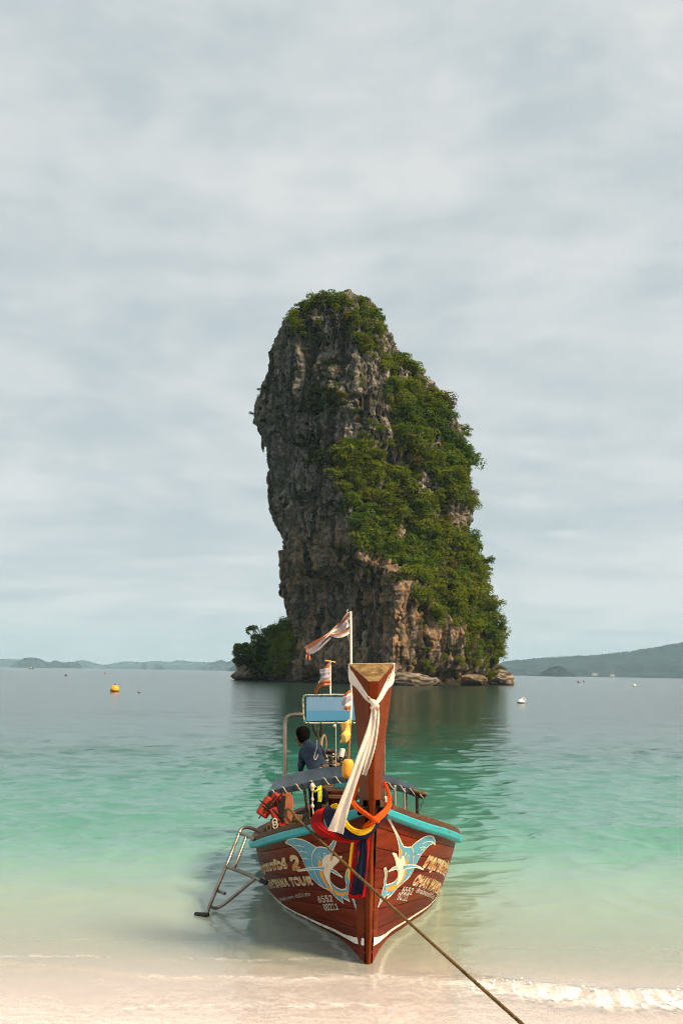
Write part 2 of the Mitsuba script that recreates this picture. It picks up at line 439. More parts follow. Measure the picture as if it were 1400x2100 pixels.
rock = trimesh.Trimesh(np.vstack([rock.vertices, top]), np.vstack([rock.faces, np.stack([j, np.roll(j, -1), 0 * j + nv], -1)]), process=False)
if rock.volume < 0:
    rock.invert()


def rock_color(p, n, uv):
    x, y, z = p.x, p.y, p.z
    w = fbm(x * 0.12, y * 0.12, z * 0.10, 3)
    streak = fbm(x * 0.55 + 2 * w, y * 0.55, z * 0.035 + w, 4)
    streak2 = fbm(x * 2.3 + w, y * 2.3, z * 0.12, 3)
    grain = fbm(x * 2.6, y * 2.6, z * 1.6, 4)
    low = smoothstep(48.0, 26.0, z + 10 * w)
    ochre = smoothstep(0.24, 0.46, fbm(x * 0.11 + 5, y * 0.08, z * 0.06, 3)) * low
    c = mix((0.070, 0.064, 0.056), (0.210, 0.190, 0.162), smoothstep(0.25, 0.75, grain))
    c = mix(c, (0.25, 0.138, 0.066), ochre * (0.15 + 0.85 * smoothstep(0.35, 0.65, streak2)) * 0.85)
    c = mix(c, (0.025, 0.022, 0.020), smoothstep(0.50, 0.62, streak) * 0.85)
    c = mix(c, (0.364, 0.315, 0.252), smoothstep(0.60, 0.72, streak2) * smoothstep(0.45, 0.6, w) * 0.8)
    c = mix(c, (0.045, 0.050, 0.020), smoothstep(0.52, 0.68, fbm(x * 0.35, y * 0.35, z * 0.5 + 9, 3)) * 0.6)
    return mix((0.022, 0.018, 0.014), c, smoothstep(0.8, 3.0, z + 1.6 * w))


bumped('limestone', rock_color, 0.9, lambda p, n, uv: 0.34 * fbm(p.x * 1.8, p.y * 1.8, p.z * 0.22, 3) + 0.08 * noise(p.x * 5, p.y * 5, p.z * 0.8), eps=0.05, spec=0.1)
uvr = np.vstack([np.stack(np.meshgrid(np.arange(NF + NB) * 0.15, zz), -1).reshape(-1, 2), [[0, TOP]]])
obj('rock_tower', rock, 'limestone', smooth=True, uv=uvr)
tag('rock_tower', 'tall limestone tower rising from the sea, grey streaked cliff on its left side', 'rock island', kind='structure')


def island_point(zq, t):
    i, jx = int(np.clip(np.searchsorted(zz, zq), 0, NZ - 1)), int(np.clip(t * (NF - 1), 0, NF - 1))
    return P[i, jx], IN_N[i, jx]


# stalactites under the overhangs of the left edge
rs = np.random.default_rng(5)
for k, (x, y, l, r) in enumerate([(529, 876, 3.0, 1.0), (536, 900, 4.6, 0.8), (543, 905, 3.0, 0.9), (555, 1040, 3.6, 1.2), (561, 1046, 4.2, 0.8), (569, 1056, 2.4, 0.8), (573, 1170, 4.0, 0.7), (573, 1150, 3.2, 0.9)]):
    b = at(x + 6, y - 12, 226)
    pts = [b + np.array([0, 0, 1.0]), b + [0.1, 0, -0.3 * l], b + [-0.25, 0, -0.7 * l], b + [-0.1, 0, -l]]
    obj('stalactite', tube(pts, [r * 1.2, r, r * 0.55, 0.08], 9, 5), 'limestone', 'rock_tower', smooth=True)

# boulders and a pale ledge at the foot of the cliff
def boulder(seed, s, c, squash=0.6):
    m = trimesh.creation.icosphere(5, 1.0)
    r_ = np.random.default_rng(seed)
    v = m.vertices * (0.70 + 0.55 * nfbm(m.vertices * 1.1 + seed * 7.7, 4, seed))[:, None]
    for _ in range(14):                                  # break flat facets off it
        d = r_.normal(size=3)
        d /= np.linalg.norm(d)
        h_ = v @ d
        lim = r_.uniform(0.62, 0.86)
        v = v - np.maximum(h_ - lim, 0)[:, None] * d * 0.9
    v = v * (1 + 0.10 * (nfbm(v * 6 + seed, 3, seed) - 0.5) + 0.08 * (np.abs(nnoise(v * np.array([3, 3, 9]), seed) - 0.5)))[:, None]
    return trimesh.Trimesh(v * np.array(s) + np.asarray(c), m.faces, process=False)


def pale_rock(p, n, uv):
    g = fbm(p.x * 0.8, p.y * 0.8, p.z * 2.2, 4)
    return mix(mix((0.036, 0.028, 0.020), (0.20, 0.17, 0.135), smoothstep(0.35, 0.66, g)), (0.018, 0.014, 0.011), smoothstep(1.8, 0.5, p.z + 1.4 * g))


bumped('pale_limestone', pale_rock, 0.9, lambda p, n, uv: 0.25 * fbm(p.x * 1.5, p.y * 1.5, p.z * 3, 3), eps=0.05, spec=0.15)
for k, (x, Yb, s, lab, m_) in enumerate([(843, 183, (4.6, 3.0, 2.3), 'pale slanting boulder at the foot of the rock tower, right behind the prow', 1), (884, 188, (2.2, 2.2, 1.5), 'weathered boulder at the waterline, right of the pale slanting one', 1),
                                         (968, 199, (3.2, 3, 1.9), 'low dark boulder under the hollow near the right end of the island', 0), (1026, 218, (3.4, 4, 3.4), 'rusty boulder forming the right tip of the island', 1),
                                         (510, 236, (5.5, 5, 2.6), 'dark low ledge forming the left tip of the island', 0), (550, 240, (8.6, 7, 8.6), 'dark overgrown mound of rock at the left foot of the cliff', 0)]):
    c = at(x, 1400, Yb)
    kk = obj('boulder', boulder(k + 3, s, (c[0], Yb, 0.5 if k < 4 else 0.9)), 'pale_limestone' if m_ else 'limestone', smooth=40)
    tag(kk, lab, 'boulder', 'boulders along the foot of the island')

# ------------------------------------------------------------------ plants on the island
def leaf_mat(name, c1, c2, f=0.25):
    def col(p, n, uv):
        return mix(c1, c2, noise(p.x * 0.45, p.y * 0.45, p.z * 0.45) * 0.6 + 0.4 * noise(p.x * 3.3, p.y * 3.3, p.z * 3.3))
    scene[name] = {'type': 'principledthin', 'base_color': proc(col), 'roughness': 0.55, 'diff_trans': 0.7, 'spec_trans': 0.0, 'eta': 1.35}
    return name


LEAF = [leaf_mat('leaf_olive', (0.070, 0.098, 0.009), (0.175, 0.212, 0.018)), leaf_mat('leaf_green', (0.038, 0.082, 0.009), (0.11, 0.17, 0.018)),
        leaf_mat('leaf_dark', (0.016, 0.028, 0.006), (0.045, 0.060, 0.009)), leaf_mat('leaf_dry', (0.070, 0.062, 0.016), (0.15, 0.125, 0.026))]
mat('bark', (0.10, 0.075, 0.05), 0.9, 0.2)


def leaf_cloud(seed, lobes, n, size, squash=0.8, fill=0.35):
    """Leaf sprays through a few overlapping lobes; unit radius."""
    r = np.random.default_rng(seed)
    V, F = [], []
    for _ in range(n):
        c, rad = lobes[r.integers(len(lobes))]
        d = r.normal(size=3)
        d /= np.linalg.norm(d)
        d[2] = abs(d[2]) * 0.9 + d[2] * 0.1 if r.random() < 0.55 else d[2]
        p = np.array(c) + d * rad * (1 - fill * r.random() ** 1.6) * np.array([1, 1, squash])
        nrm = d * 0.9 + r.normal(size=3) * 0.38 + [0, 0, 0.40]
        nrm /= np.linalg.norm(nrm)
        a = np.cross(nrm, r.normal(size=3))
        a /= np.linalg.norm(a)
        b = np.cross(nrm, a)
        s = size * (0.6 + 0.8 * r.random())
        droop = nrm * s * 0.25
        q = [p - a * s * 1.1 - droop, p - b * s * 0.5, p + a * s * 1.1 - droop, p + b * s * 0.5]
        F.append([len(V), len(V) + 1, len(V) + 2])
        F.append([len(V), len(V) + 2, len(V) + 3])
        V += q
    return trimesh.Trimesh(np.array(V), np.array(F), process=False)


def rand_lobes(seed, n, spread=0.5, rad=(0.4, 0.65), up=0.0):
    r = np.random.default_rng(seed)
    out = []
    for _ in range(n):
        d = r.normal(size=3) * spread * 0.6
        out.append((np.array([d[0], d[1], d[2] * 0.7 + up]), r.uniform(*rad)))
    return out


SHRUB = [ply(leaf_cloud(100 + k, rand_lobes(50 + k, 5 + k % 3), 430, 0.095), 'leaf_green') for k in range(6)]
polys = {
    'diag': [(690, 930), (705, 905), (745, 905), (775, 930), (805, 975), (822, 930), (805, 840), (790, 735), (812, 728), (840, 750), (905, 825), (962, 900), (985, 1000), (975, 1060), (950, 1030), (930, 1005), (912, 1060), (955, 1100), (1000, 1118),
             (1012, 1250), (1036, 1330), (1040, 1392), (1010, 1370), (985, 1350), (965, 1310), (930, 1285), (890, 1262), (862, 1225), (848, 1185), (815, 1150), (760, 1150), (732, 1100), (712, 1010), (688, 970)],
    'top': [(585, 652), (622, 605), (675, 596), (725, 612), (785, 640), (788, 700), (760, 720), (730, 690), (690, 640), (640, 700), (610, 690)],
    'left_low': [(484, 1320), (505, 1290), (590, 1270), (602, 1320), (590, 1370), (520, 1372)],
    'foot': [(930, 1300), (1035, 1310), (1040, 1385), (1000, 1385), (960, 1360)],
    'ridge_top': [(728, 688), (770, 690), (806, 735), (785, 760), (745, 725)],
}
sparse = {'left_a': ([(590, 680), (700, 650), (722, 760), (700, 900), (660, 960), (620, 940), (600, 800)], 60), 'left_edge': ([(520, 790), (550, 740), (556, 790), (540, 880), (518, 860)], 12), 'left_gully': ([(620, 790), (700, 800), (690, 970), (640, 1010), (615, 920)], 60),
          'centre': ([(720, 770), (830, 760), (870, 950), (830, 1000), (740, 900)], 32), 'right_rock': ([(860, 870), (925, 900), (950, 1010), (900, 1030)], 22), 'mid_low': ([(660, 1080), (760, 1130), (840, 1170), (880, 1300), (780, 1240)], 16),
          'foot_mid': ([(840, 1230), (920, 1290), (970, 1350), (880, 1370)], 16)}
surf_p, surf_n = P[:, :NF].reshape(-1, 3), IN_N[:, :NF].reshape(-1, 3)
if np.mean(np.einsum('ij,ij->i', surf_n, surf_p - surf_p.mean(0) - np.array([0, 30, 0]))) < 0:
    surf_n = -surf_n
spx = pix(surf_p)
area = np.linalg.norm(np.cross(np.gradient(P[:, :NF], axis=0), np.gradient(P[:, :NF], axis=1)), axis=-1).reshape(-1)
from shapely import contains_xy
rs = np.random.default_rng(77)
see = np.einsum('ij,ij->i', surf_n, EYE - surf_p) / np.linalg.norm(EYE - surf_p, axis=1)
plants = []                                  # (point, normal, radius, zone)


def scatter(poly, n, lo, hi, zone, facing=0.04):
    ok = contains_xy(Polygon(poly), spx[:, 0], spx[:, 1]) & (see > facing) & (surf_p[:, 2] > 2.5)
    w = area * ok * np.clip(see, 0.05, 1) * (0.35 + np.clip(3 * (nfbm(surf_p * 0.16, 3, 61) - 0.33), 0, 1.2)) * (0.6 + np.clip(surf_n[:, 2], -0.4, 1.0))
    if w.sum() <= 0:
        return
    for i in rs.choice(len(w), n, p=w / w.sum()):
        plants.append((surf_p[i] + surf_n[i] * 0.35, surf_n[i], lo + (hi - lo) * rs.random() ** 2.2, zone))


scatter(polys['diag'], 1500, 0.8, 3.1, 'diag')
scatter(polys['top'], 200, 0.8, 2.0, 'top')
scatter(polys['ridge_top'], 45, 0.7, 1.6, 'diag')
scatter(polys['left_low'], 240, 1.2, 2.6, 'low', -0.3)
scatter(polys['foot'], 60, 0.8, 1.8, 'diag')
for zone, (poly, n) in sparse.items():
    scatter(poly, n, 0.6, 1.6, zone, -0.2 if zone == 'left_edge' else 0.04)
plants.sort(key=lambda a: -a[2] / a[0][1])
ZONE_LABEL = {
    'diag': 'bushy shrub in the dense green growth covering the sunlit right flank of the rock tower', 'top': 'shrub growing on the summit of the rock tower',
    'low': 'dark shrub in the clump at the left foot of the rock tower', 'left_a': 'shrub clinging to the upper part of the shaded left cliff', 'left_edge': 'small shrub on the left outline of the cliff',
    'left_gully': 'shrub in the dark gully down the shaded left cliff', 'centre': 'small shrub on the bare pale ridge in the middle of the cliff', 'right_rock': 'shrub on the bare rock near the right outline of the cliff',
    'mid_low': 'small shrub on the brown lower wall of the cliff', 'foot_mid': 'shrub on the pale rock low on the right side of the cliff'}
groups_n = {z: 0 for z in ZONE_LABEL}
for z in ZONE_LABEL:
    groups_n[z] = sum(p[3] == z for p in plants[:290])
stuff_M = [[] for _ in range(4)]
shrub_labels = {}
for i, (p, n, s, zone) in enumerate(plants):
    rot = rs.random() * 360
    lean = n * 0.35 * s
    M = T().translate((p + lean).tolist()).rotate([0, 0, 1], rot).scale([s, s, s * (0.75 + 0.4 * rs.random())])
    u = np.clip(rs.random() * 0.55 + 0.9 * (nfbm(p[None] * 0.10 + 5, 3, 91)[0] - 0.26), 0, 1)
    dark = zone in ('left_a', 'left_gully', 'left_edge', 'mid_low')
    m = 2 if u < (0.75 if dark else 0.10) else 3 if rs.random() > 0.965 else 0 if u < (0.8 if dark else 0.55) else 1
    if i < 290:
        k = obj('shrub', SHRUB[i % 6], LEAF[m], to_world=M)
        ppx, zq = pix(p), p[2]
        where = ZONE_LABEL[zone]
        if zone == 'diag':
            t_ = (ppx[0] - np.interp(zq, EDGE_C[:, 0], pix(np.stack([EDGE_C[:, 1], 0 * EDGE_C[:, 0] + 190, EDGE_C[:, 0]], -1))[:, 0])) / 260
            col = 'right outline' if ppx[0] > 930 + 0.12 * (ppx[1] - 950) else 'left border' if t_ < 0.18 else 'left of middle' if t_ < 0.42 else 'middle' if t_ < 0.66 else 'right of middle'
            row = ('just above the water', 'an eighth of the way up', 'a quarter of the way up', 'a third of the way up', 'just below half height', 'just above half height', 'two thirds of the way up', 'three quarters of the way up', 'near the top', 'just below the summit')[int(np.clip(zq / 72 * 10, 0, 9))]
            where = 'on the green flank, ' + col + ', ' + row
            where = 'shrub ' + where
        lab = ('large ' if s > 2.2 else 'small ' if s < 1.6 else '') + ('olive ', 'green ', 'dark ', 'brownish ')[m] + where.replace('dark shrub', 'shrub').replace('small shrub', 'shrub').replace('bushy ', '')
        tag(k, lab, 'shrub')
        shrub_labels.setdefault(lab, []).append(k)
    else:
        stuff_M[m].append((i % 6, M))
for lab, ks in shrub_labels.items():
    for k in ks if len(ks) > 1 else ():
        tag(k, group='alike shrubs, ' + lab)
for m in range(4):
    scene[f'undergrowth_leaves_{m}'] = {'type': 'shapegroup', 'leaf': dict(SHRUB[m], bsdf={'type': 'ref', 'id': LEAF[m]})}
k = 0
for m in range(4):
    for v, M in stuff_M[m]:
        k += 1
        scene[f'undergrowth__{k:03d}'] = {'type': 'instance', 'to_world': M, 'group': {'type': 'ref', 'id': f'undergrowth_leaves_{m}'}}
tag('undergrowth', 'small dense greenery between the shrubs on the rock tower', 'undergrowth', kind='stuff')


def tree(name, base, height, crown_r, lean, m, label, seed, leaves=900, flat=0.7, size=0.095, dense=True):
    """A small tree: tapered trunk with forking limbs, and leaf sprays round the limb ends."""
    r = np.random.default_rng(seed)
    t = thing(name, label, 'tree')
    base = np.asarray(base, float)
    topp = base + np.array([lean[0], lean[1], height * 0.62])
    parts = [tube([base - [0, 0, 0.5], base + (topp - base) * 0.5 + [0.12 * height * (r.random() - 0.5), 0, 0], topp], [0.05 * height, 0.035 * height, 0.02 * height], 7, 5)]
    ends = []
    for k in range(7):
        a = k * 2.4 + r.random()
        e = topp + np.array([math.cos(a) * crown_r * 0.75, math.sin(a) * crown_r * 0.6, height * (0.08 + 0.34 * r.random())])
        s = base + (topp - base) * (0.55 + 0.45 * r.random())
        parts.append(tube([s, (s + e) / 2 + [0, 0, 0.06 * height], e], [0.018 * height, 0.012 * height, 0.005 * height], 5, 4))
        ends.append(e)
    obj('trunk', cat(parts), 'bark', t, smooth=True)
    lobes = [((e - topp) / crown_r, r.uniform(0.24, 0.42)) for e in ends] + [(np.array([0, 0, 0.25]), 0.4)]
    if dense:
        lobes = [(np.array([r.uniform(-.75, .75), r.uniform(-.6, .6), r.uniform(-.75, .55)]), r.uniform(0.26, 0.48)) for _ in range(14)]
    c = leaf_cloud(seed + 1, lobes, leaves, size, flat, 0.5)
    obj('crown', trimesh.Trimesh(c.vertices * crown_r + topp, c.faces, process=False), LEAF[m], t)
    return t


def on_rock(x, y):
    w = np.linalg.norm(spx - [x, y], axis=1) + 1000 * (see < -0.1)
    return surf_p[np.argmin(w)].copy()


for name, (x, y), h, cr, lean, m, label, sd in [
        ('summit_tree', (655, 640), 5.0, 3.0, (-0.3, 0), 0, 'sunlit spreading tree on the very top of the rock tower', 1),
        ('summit_tree', (625, 648), 3.4, 2.0, (-0.8, 0), 1, 'small tree at the left shoulder of the summit', 2),
        ('summit_tree', (690, 630), 3.6, 2.2, (0.2, 0), 1, 'dark bushy tree on the summit, right of the sunlit spreading one', 3),
        ('summit_tree', (770, 655), 2.6, 1.7, (0.5, 0), 1, 'small tree on the right shoulder of the summit', 4),
        ('leaning_tree', (985, 1185), 5.4, 2.3, (1.0, -0.4), 1, 'slender tree standing out from the right outline of the island', 5),
        ('cliff_tree', (962, 960), 3.6, 1.8, (1.2, 0), 0, 'yellow green tree high on the right outline of the rock tower', 6),
        ('cliff_tree', (945, 900), 3.2, 1.7, (0.8, 0), 0, 'olive tree on the upper right outline, below the bare rock', 7),
        ('cliff_tree', (1010, 1300), 4.2, 2.0, (1.2, 0), 1, 'green tree low on the right outline of the island, above the water', 8),
        ('cliff_tree', (755, 1075), 4.4, 2.4, (-0.4, -1), 1, 'bright green tree at the left border of the dense growth, mid height', 9),
        ('cliff_tree', (800, 1000), 4.4, 2.4, (0, -1), 0, 'rounded olive tree in the middle of the green flank', 10),
        ('cliff_tree', (715, 960), 4.0, 2.3, (-0.4, -1), 0, 'olive tree where the green growth first meets the shaded cliff', 11),
        ('cliff_tree', (880, 1130), 4.6, 2.6, (0, -1), 1, 'deep green tree in the lower middle of the green flank', 12),
        ('cliff_tree', (790, 1110), 4.2, 2.4, (-0.5, -1), 1, 'bright tree overhanging the brown lower wall', 13)]:
    tree(name, on_rock(x, y), h, cr, lean, m, label, sd + 300)
for (x, y, Yd, h, cr, m, label, sd) in [(506, 1348, 236, 6.2, 3.0, 1, 'dark tree at the outer left tip of the island clump', 21), (540, 1326, 232, 7.4, 4.4, 1, 'tallest dark tree in the clump at the left foot of the rock tower', 22),
                                        (580, 1322, 228, 6.6, 3.8, 1, 'dark tree of the left clump, against the foot of the cliff', 23), (520, 1362, 232, 4.2, 3.4, 2, 'low dark tree hanging over the water at the left tip', 24),
                                        (560, 1352, 228, 5.5, 4.2, 2, 'broad dark tree filling the lower middle of the left clump', 25), (497, 1330, 238, 4.2, 2.2, 1, 'small paler tree leaning out at the far left of the island', 26)]:
    b = at(x, y + 22, Yd)
    tree('shore_tree', b, h, cr, (-0.6, 0), m, label, sd + 400, leaves=1900, size=0.085, flat=0.8, dense=True)

# ------------------------------------------------------------------ far land
def far_color(p, n, uv):
    g = fbm(p.x * 0.02, p.y * 0.02, p.z * 0.05, 4)
    return mix((0.009, 0.017, 0.021), (0.018, 0.032, 0.038), g)


mat('far_forest', far_color, 0.95, 0.1)


def ridge_land(name, rows, Yd, depth, seed, label, rough=1.0, category='hill'):
    """A real hill whose skyline runs through the photographed points: a long mound with depth, broken by noise."""
    pts = np.array([at(x, y, Yd) for x, y in rows])
    o = np.argsort(pts[:, 0])
    xs_ = np.linspace(pts[o[0], 0], pts[o[-1], 0], 260)
    top_ = interp(xs_, pts[o, 0], np.maximum(pts[o, 2], 0))
    v = np.linspace(-1, 1, 41)
    prof = np.maximum(1 - np.abs(v) ** 1.7, 0)
    XX, VV = np.meshgrid(xs_, v)
    YY = Yd + depth * (VV + 0.35 * (nfbm(np.stack([XX / depth, VV, VV * 0], -1) * 2, 3, seed) - 0.5))
    q_ = np.stack([XX, YY, XX * 0], -1)
    ZZ = top_[None] * prof[:, None] * (0.80 + 0.20 * (prof[:, None] > 0.97)) + top_[None] * 0.4 * prof[:, None] * (1 - prof[:, None]) * nfbm(q_ / depth * 5, 4, seed + 1) * 2
    ZZ = np.minimum(ZZ, top_[None] * (prof[:, None] ** 0.4)) + rough * (nfbm(q_ / depth * 22, 3, seed + 2) - 0.5) * 0.05 * top_.max() - 2
    k = obj(name, grid(np.stack([XX, YY, ZZ], -1), flip=True), 'far_forest', smooth=True)
    tag(k, label, category, kind='structure')


ridge_land('hill', [(1000, 1385), (1040, 1356), (1080, 1352), (1140, 1347), (1220, 1343), (1300, 1334), (1340, 1328), (1400, 1318), (1500, 1300), (1640, 1290), (1900, 1330), (2100, 1396)], 4200, 700, 11, 'long forested mainland hill rising to the right')
ridge_land('islet', [(1096, 1387), (1112, 1377), (1130, 1367), (1145, 1364), (1160, 1370), (1178, 1387)], 2600, 60, 12, 'small dark wooded islet in front of the long hill')
ridge_land('low_shore', [(1170, 1388), (1230, 1384), (1300, 1383), (1400, 1381), (1500, 1380), (1700, 1399)], 3200, 90, 13, 'low wooded shore below the long hill')
ridge_land('far_island', [(30, 1369), (44, 1353), (52, 1349), (65, 1348), (80, 1350), (92, 1356), (100, 1360), (112, 1354), (124, 1357), (130, 1360), (140, 1357), (158, 1358), (162, 1370)], 5600, 150, 14, 'pale karst island with steep walls at the far left')
ridge_land('far_island', [(-120, 1362), (-60, 1352), (0, 1351), (40, 1352), (80, 1356), (140, 1358), (172, 1354), (200, 1361), (215, 1363), (240, 1359), (262, 1356), (290, 1358), (320, 1355), (345, 1357), (365, 1354), (400, 1357), (440, 1358), (480, 1356), (540, 1362), (640, 1378)], 8600, 200, 15,
           'faint blue chain of islands along the left horizon')
ridge_land('far_island', [(405, 1373), (425, 1362), (440, 1357), (455, 1353), (466, 1358), (476, 1354), (490, 1354), (520, 1360), (560, 1374)], 6200, 120, 16, 'pale island with two humps left of the rock tower')
ridge_land('far_island', [(288, 1371), (293, 1361), (297, 1360), (302, 1371)], 6900, 30, 17, 'small pointed rock on the left horizon')
ridge_land('far_island', [(314, 1371), (320, 1363), (326, 1361), (333, 1364), (338, 1371)], 6900, 40, 18, 'small rounded rock on the left horizon')
ridge_land('wooded_point', [(468, 1374), (480, 1364), (492, 1359), (505, 1357), (530, 1362), (560, 1376)], 3000, 50, 19, 'dark wooded point just left of the rock tower')
# ------------------------------------------------------------------ longtail boat: hull in its own frame (x to the viewer's right, s aft from the stem foot, z up)
BO = np.array([0.26, 8.05, 0.0])
ES = np.array([-0.022, 1, 0]) / math.hypot(0.022, 1)
EX = np.array([ES[1], -ES[0], 0])
HEEL = 0.034


def bw(x, s, z):
    x, s, z = np.broadcast_arrays(*(np.asarray(v, float) for v in (x, s, z)))
    return BO + x[..., None] * EX + s[..., None] * ES + np.stack([0 * z, 0 * z, z + HEEL * x], -1)


S_ = [0, .31, .63, 1.0, 1.6, 2.2, 2.9, 3.6, 4.4, 5.2, 6.5, 7.6]
def gun(s): return interp(s, S_, [.045, .265, .485, .680, .875, .985, 1.060, 1.06, .93, .69, .42, .25])
def sheer(s): return interp(s, S_, [1.19, 1.06, .94, .835, .69, .57, .47, .42, .40, .40, .37, .38])
def wline(s): return interp(s, [0, .19, .68, 1.2, 1.7, 2.1, 2.7, 3.3, 4.2, 5.2, 6.5, 7.6], [.03, .065, .185, .41, .635, .76, .885, .92, .82, .58, .33, .18])
def keelz(s): return interp(s, [0, 1, 2, 3.5, 7.6], [-.07, -.13, -.22, -.30, -.15])
def rake(z): return np.interp(z, [-.1, 0, .6, 1.1, 1.3], [.02, 0, -.05, -.17, -.22])


def hull(side, u, z, off=0.0):
    """World point of the hull's outside at station u (metres aft) and height z; off metres outwards."""
    u, z = np.broadcast_arrays(np.asarray(u, float), np.asarray(z, float))
    g, zg, w, zk = gun(u), sheer(u), wline(u), keelz(u)
    t = np.clip(z / zg, 0, 1.2)
    up = w + (g - w) * (t + 0.30 * t * (1 - t))
    dn = w * np.sqrt(np.clip(1 - np.clip(z / zk, 0, 1) ** 2, 0, 1))
    hb = np.where(z >= 0, up, dn)
    s = u + rake(z) * np.clip(1 - u / 1.3, 0, 1) ** 1.5
    return bw(side * (hb + off), s + 0.01 - off * 0.45 * np.exp(-u / 0.8), z)


def hull_band(side, t0, t1, na=70, nb=5, off=0.0, lip=0.006, u0=0.0, u1=7.6):
    u = u0 + (u1 - u0) * np.linspace(0, 1, na) ** 1.25
    tt = np.linspace(t0, t1, nb)
    zk, zg = keelz(u)[:, None], sheer(u)[:, None]
    o = np.full(nb, off)
    o[0] -= lip
    o[-1] -= lip
    tt = tt.copy()
    tt[1], tt[-2] = tt[0] + 0.10 * (t1 - t0) / 2, tt[-1] - 0.10 * (t1 - t0) / 2
    return hull(side, np.repeat(u[:, None], nb, 1), zk + (zg - zk) * tt[None], o[None])


def wood(c1, c2, c3, sx=2.0, grain=38.0):
    def f(p, n, uv):
        w = fbm(p.x * 3, p.y * 1.5, p.z * 3, 2)
        g = fbm(p.x * 6 + 3 * w, p.y * sx, p.z * grain + 4 * w, 4)
        c = mix(c1, c2, 0.30 + 0.45 * smoothstep(0.3, 0.7, g))
        dirt = smoothstep(0.50, 0.72, fbm(p.x * 2.2, p.y * 2.0, p.z * 2.6 + 4, 4)) * smoothstep(9.0, 11.0, p.y)
        c = mix(c, c3, dirt * 0.6)
        return c * (0.86 + 0.28 * noise(p.x * 45, p.y * 9, p.z * 120))
    return f


WOOD = [bumped(f'varnished_wood_{k}', wood(a, b, (0.15, 0.075, 0.03)), 0.40, lambda p, n, uv: 0.0010 * fbm(p.x * 8, p.y * 3, p.z * 60, 3) + 0.003 * noise(p.x * 2.5, p.y * 2.5, p.z * 6), spec=0.05)
        for k, (a, b) in enumerate([((0.070, 0.0048, 0.0012), (0.150, 0.0175, 0.0025)), ((0.082, 0.007, 0.0014), (0.170, 0.024, 0.003)), ((0.060, 0.0042, 0.001), (0.126, 0.0145, 0.0022))])]
bumped('stem_wood', wood((0.085, 0.011, 0.002), (0.16, 0.034, 0.006), (0.13, 0.05, 0.018), grain=5.0), 0.38, lambda p, n, uv: 0.0008 * fbm(p.x * 60, p.y * 60, p.z * 4, 3), spec=0.05)
bumped('old_wood', wood((0.05, 0.018, 0.007), (0.11, 0.050, 0.022), (0.11, 0.072, 0.045)), 0.6, lambda p, n, uv: 0.0015 * fbm(p.x * 30, p.y * 8, p.z * 60, 3), spec=0.3)
mat('dark_gap', (0.009, 0.005, 0.004), 0.9, 0.1)


def worn(base, worn_c, amt=0.62, s=14.0):
    return lambda p, n, uv: mix(base, worn_c, smoothstep(amt, amt + 0.10, fbm(p.x * s, p.y * s, p.z * s * 1.6, 4)) * 0.8) * (0.92 + 0.16 * noise(p.x * 5, p.y * 5, p.z * 9))


mat('cyan_paint', worn((0.018, 0.27, 0.32), (0.06, 0.10, 0.09), 0.64), 0.42, 0.45)
mat('white_paint', worn((0.74, 0.68, 0.58), (0.30, 0.20, 0.12), 0.60, 22), 0.5, 0.4)
boat = thing('longtail_boat', 'red brown wooden longtail boat with cyan rub rail and painted marlins, bow on the beach', 'boat')
tb_ = np.linspace(0.0, 1.0, 9)
for side in (-1, 1):
    inner = hull_band(side, 0.0, 1.0, 70, 12, -0.012, 0)
    obj('hull_shell', grid(inner), 'dark_gap', boat, smooth=True)
    for k in range(8):
        Pb = hull_band(side, tb_[k] + 0.0015, tb_[k + 1] - 0.0015, 90, 7)
        obj('plank', grid(Pb), WOOD[(k * 2 + (side > 0)) % 3], boat, smooth=True)
    lin = hull_band(side, 0.02, 1.0, 60, 10, -0.045, 0, 0.12)
    obj('inner_lining', grid(lin), 'old_wood', boat, smooth=True)
    # rub rail: a cyan timber bent round the top of the hull
    u = np.linspace(0.0, 7.5, 120)
    sec = np.array([(-.01, -.062), (.050, -.062), (.062, -.050), (.062, -.012), (.050, 0.0), (-.01, 0.0)])
    R = np.stack([hull(side, u, sheer(u) + dz, dx) for dx, dz in sec], 1)
    obj('rub_rail', cat(grid(R, closed_v=True)), 'cyan_paint', boat, smooth=30)
    cap = np.array([(-.075, .000), (.018, .000), (.022, .012), (.018, .050), (-.070, .052), (-.078, .040)])
    R = np.stack([hull(side, u, np.minimum(sheer(u), 1.3) + dz + 0.002, dx) for dx, dz in cap], 1)
    obj('gunwale_plank', cat(grid(R, closed_v=True)), 'old_wood', boat, smooth=30)
    iw = np.array([(-.050, -.15), (-.066, -.15), (-.066, -.09), (-.050, -.09)])
    R = np.stack([hull(side, u[6:], sheer(u[6:]) + dz, dx) for dx, dz in iw], 1)
    obj('inner_rail', cat(grid(R, closed_v=True)), 'cyan_paint', boat, smooth=30)
    # white line above the waterline
    us = np.linspace(0.0, 2.6, 80)
    zc = np.interp(us, [0, .25, .54, .96, 1.67, 2.6], [.165, .115, .08, .055, .04, .03])
    zh = np.interp(us, [0, .3, .7, 1.5, 2.6], [.030, .020, .014, .010, .006]) * (1 + 0.25 * (nnoise(np.stack([us * 9, us * 0, us * 0 + side], -1), 3) - 0.5))
    R = np.stack([hull(side, us, zc - zh, 0.004), hull(side, us, zc + zh, 0.004)], 1)
    obj('waterline_stripe', grid(R), 'white_paint', boat, smooth=True)
    for k in range(1, 9):
        uu = 0.75 + k * 0.62
        tt = np.linspace(0.05, 0.97, 14)
        z_ = keelz(uu) + (sheer(uu) - keelz(uu)) * tt
        pr = np.stack([hull(side, uu, z_, -0.05), hull(side, uu + 0.05, z_, -0.05), hull(side, uu + 0.05, z_, -0.095), hull(side, uu, z_, -0.095)], 1)
        obj('rib', grid(pr, closed_v=True), 'old_wood', boat, smooth=30)


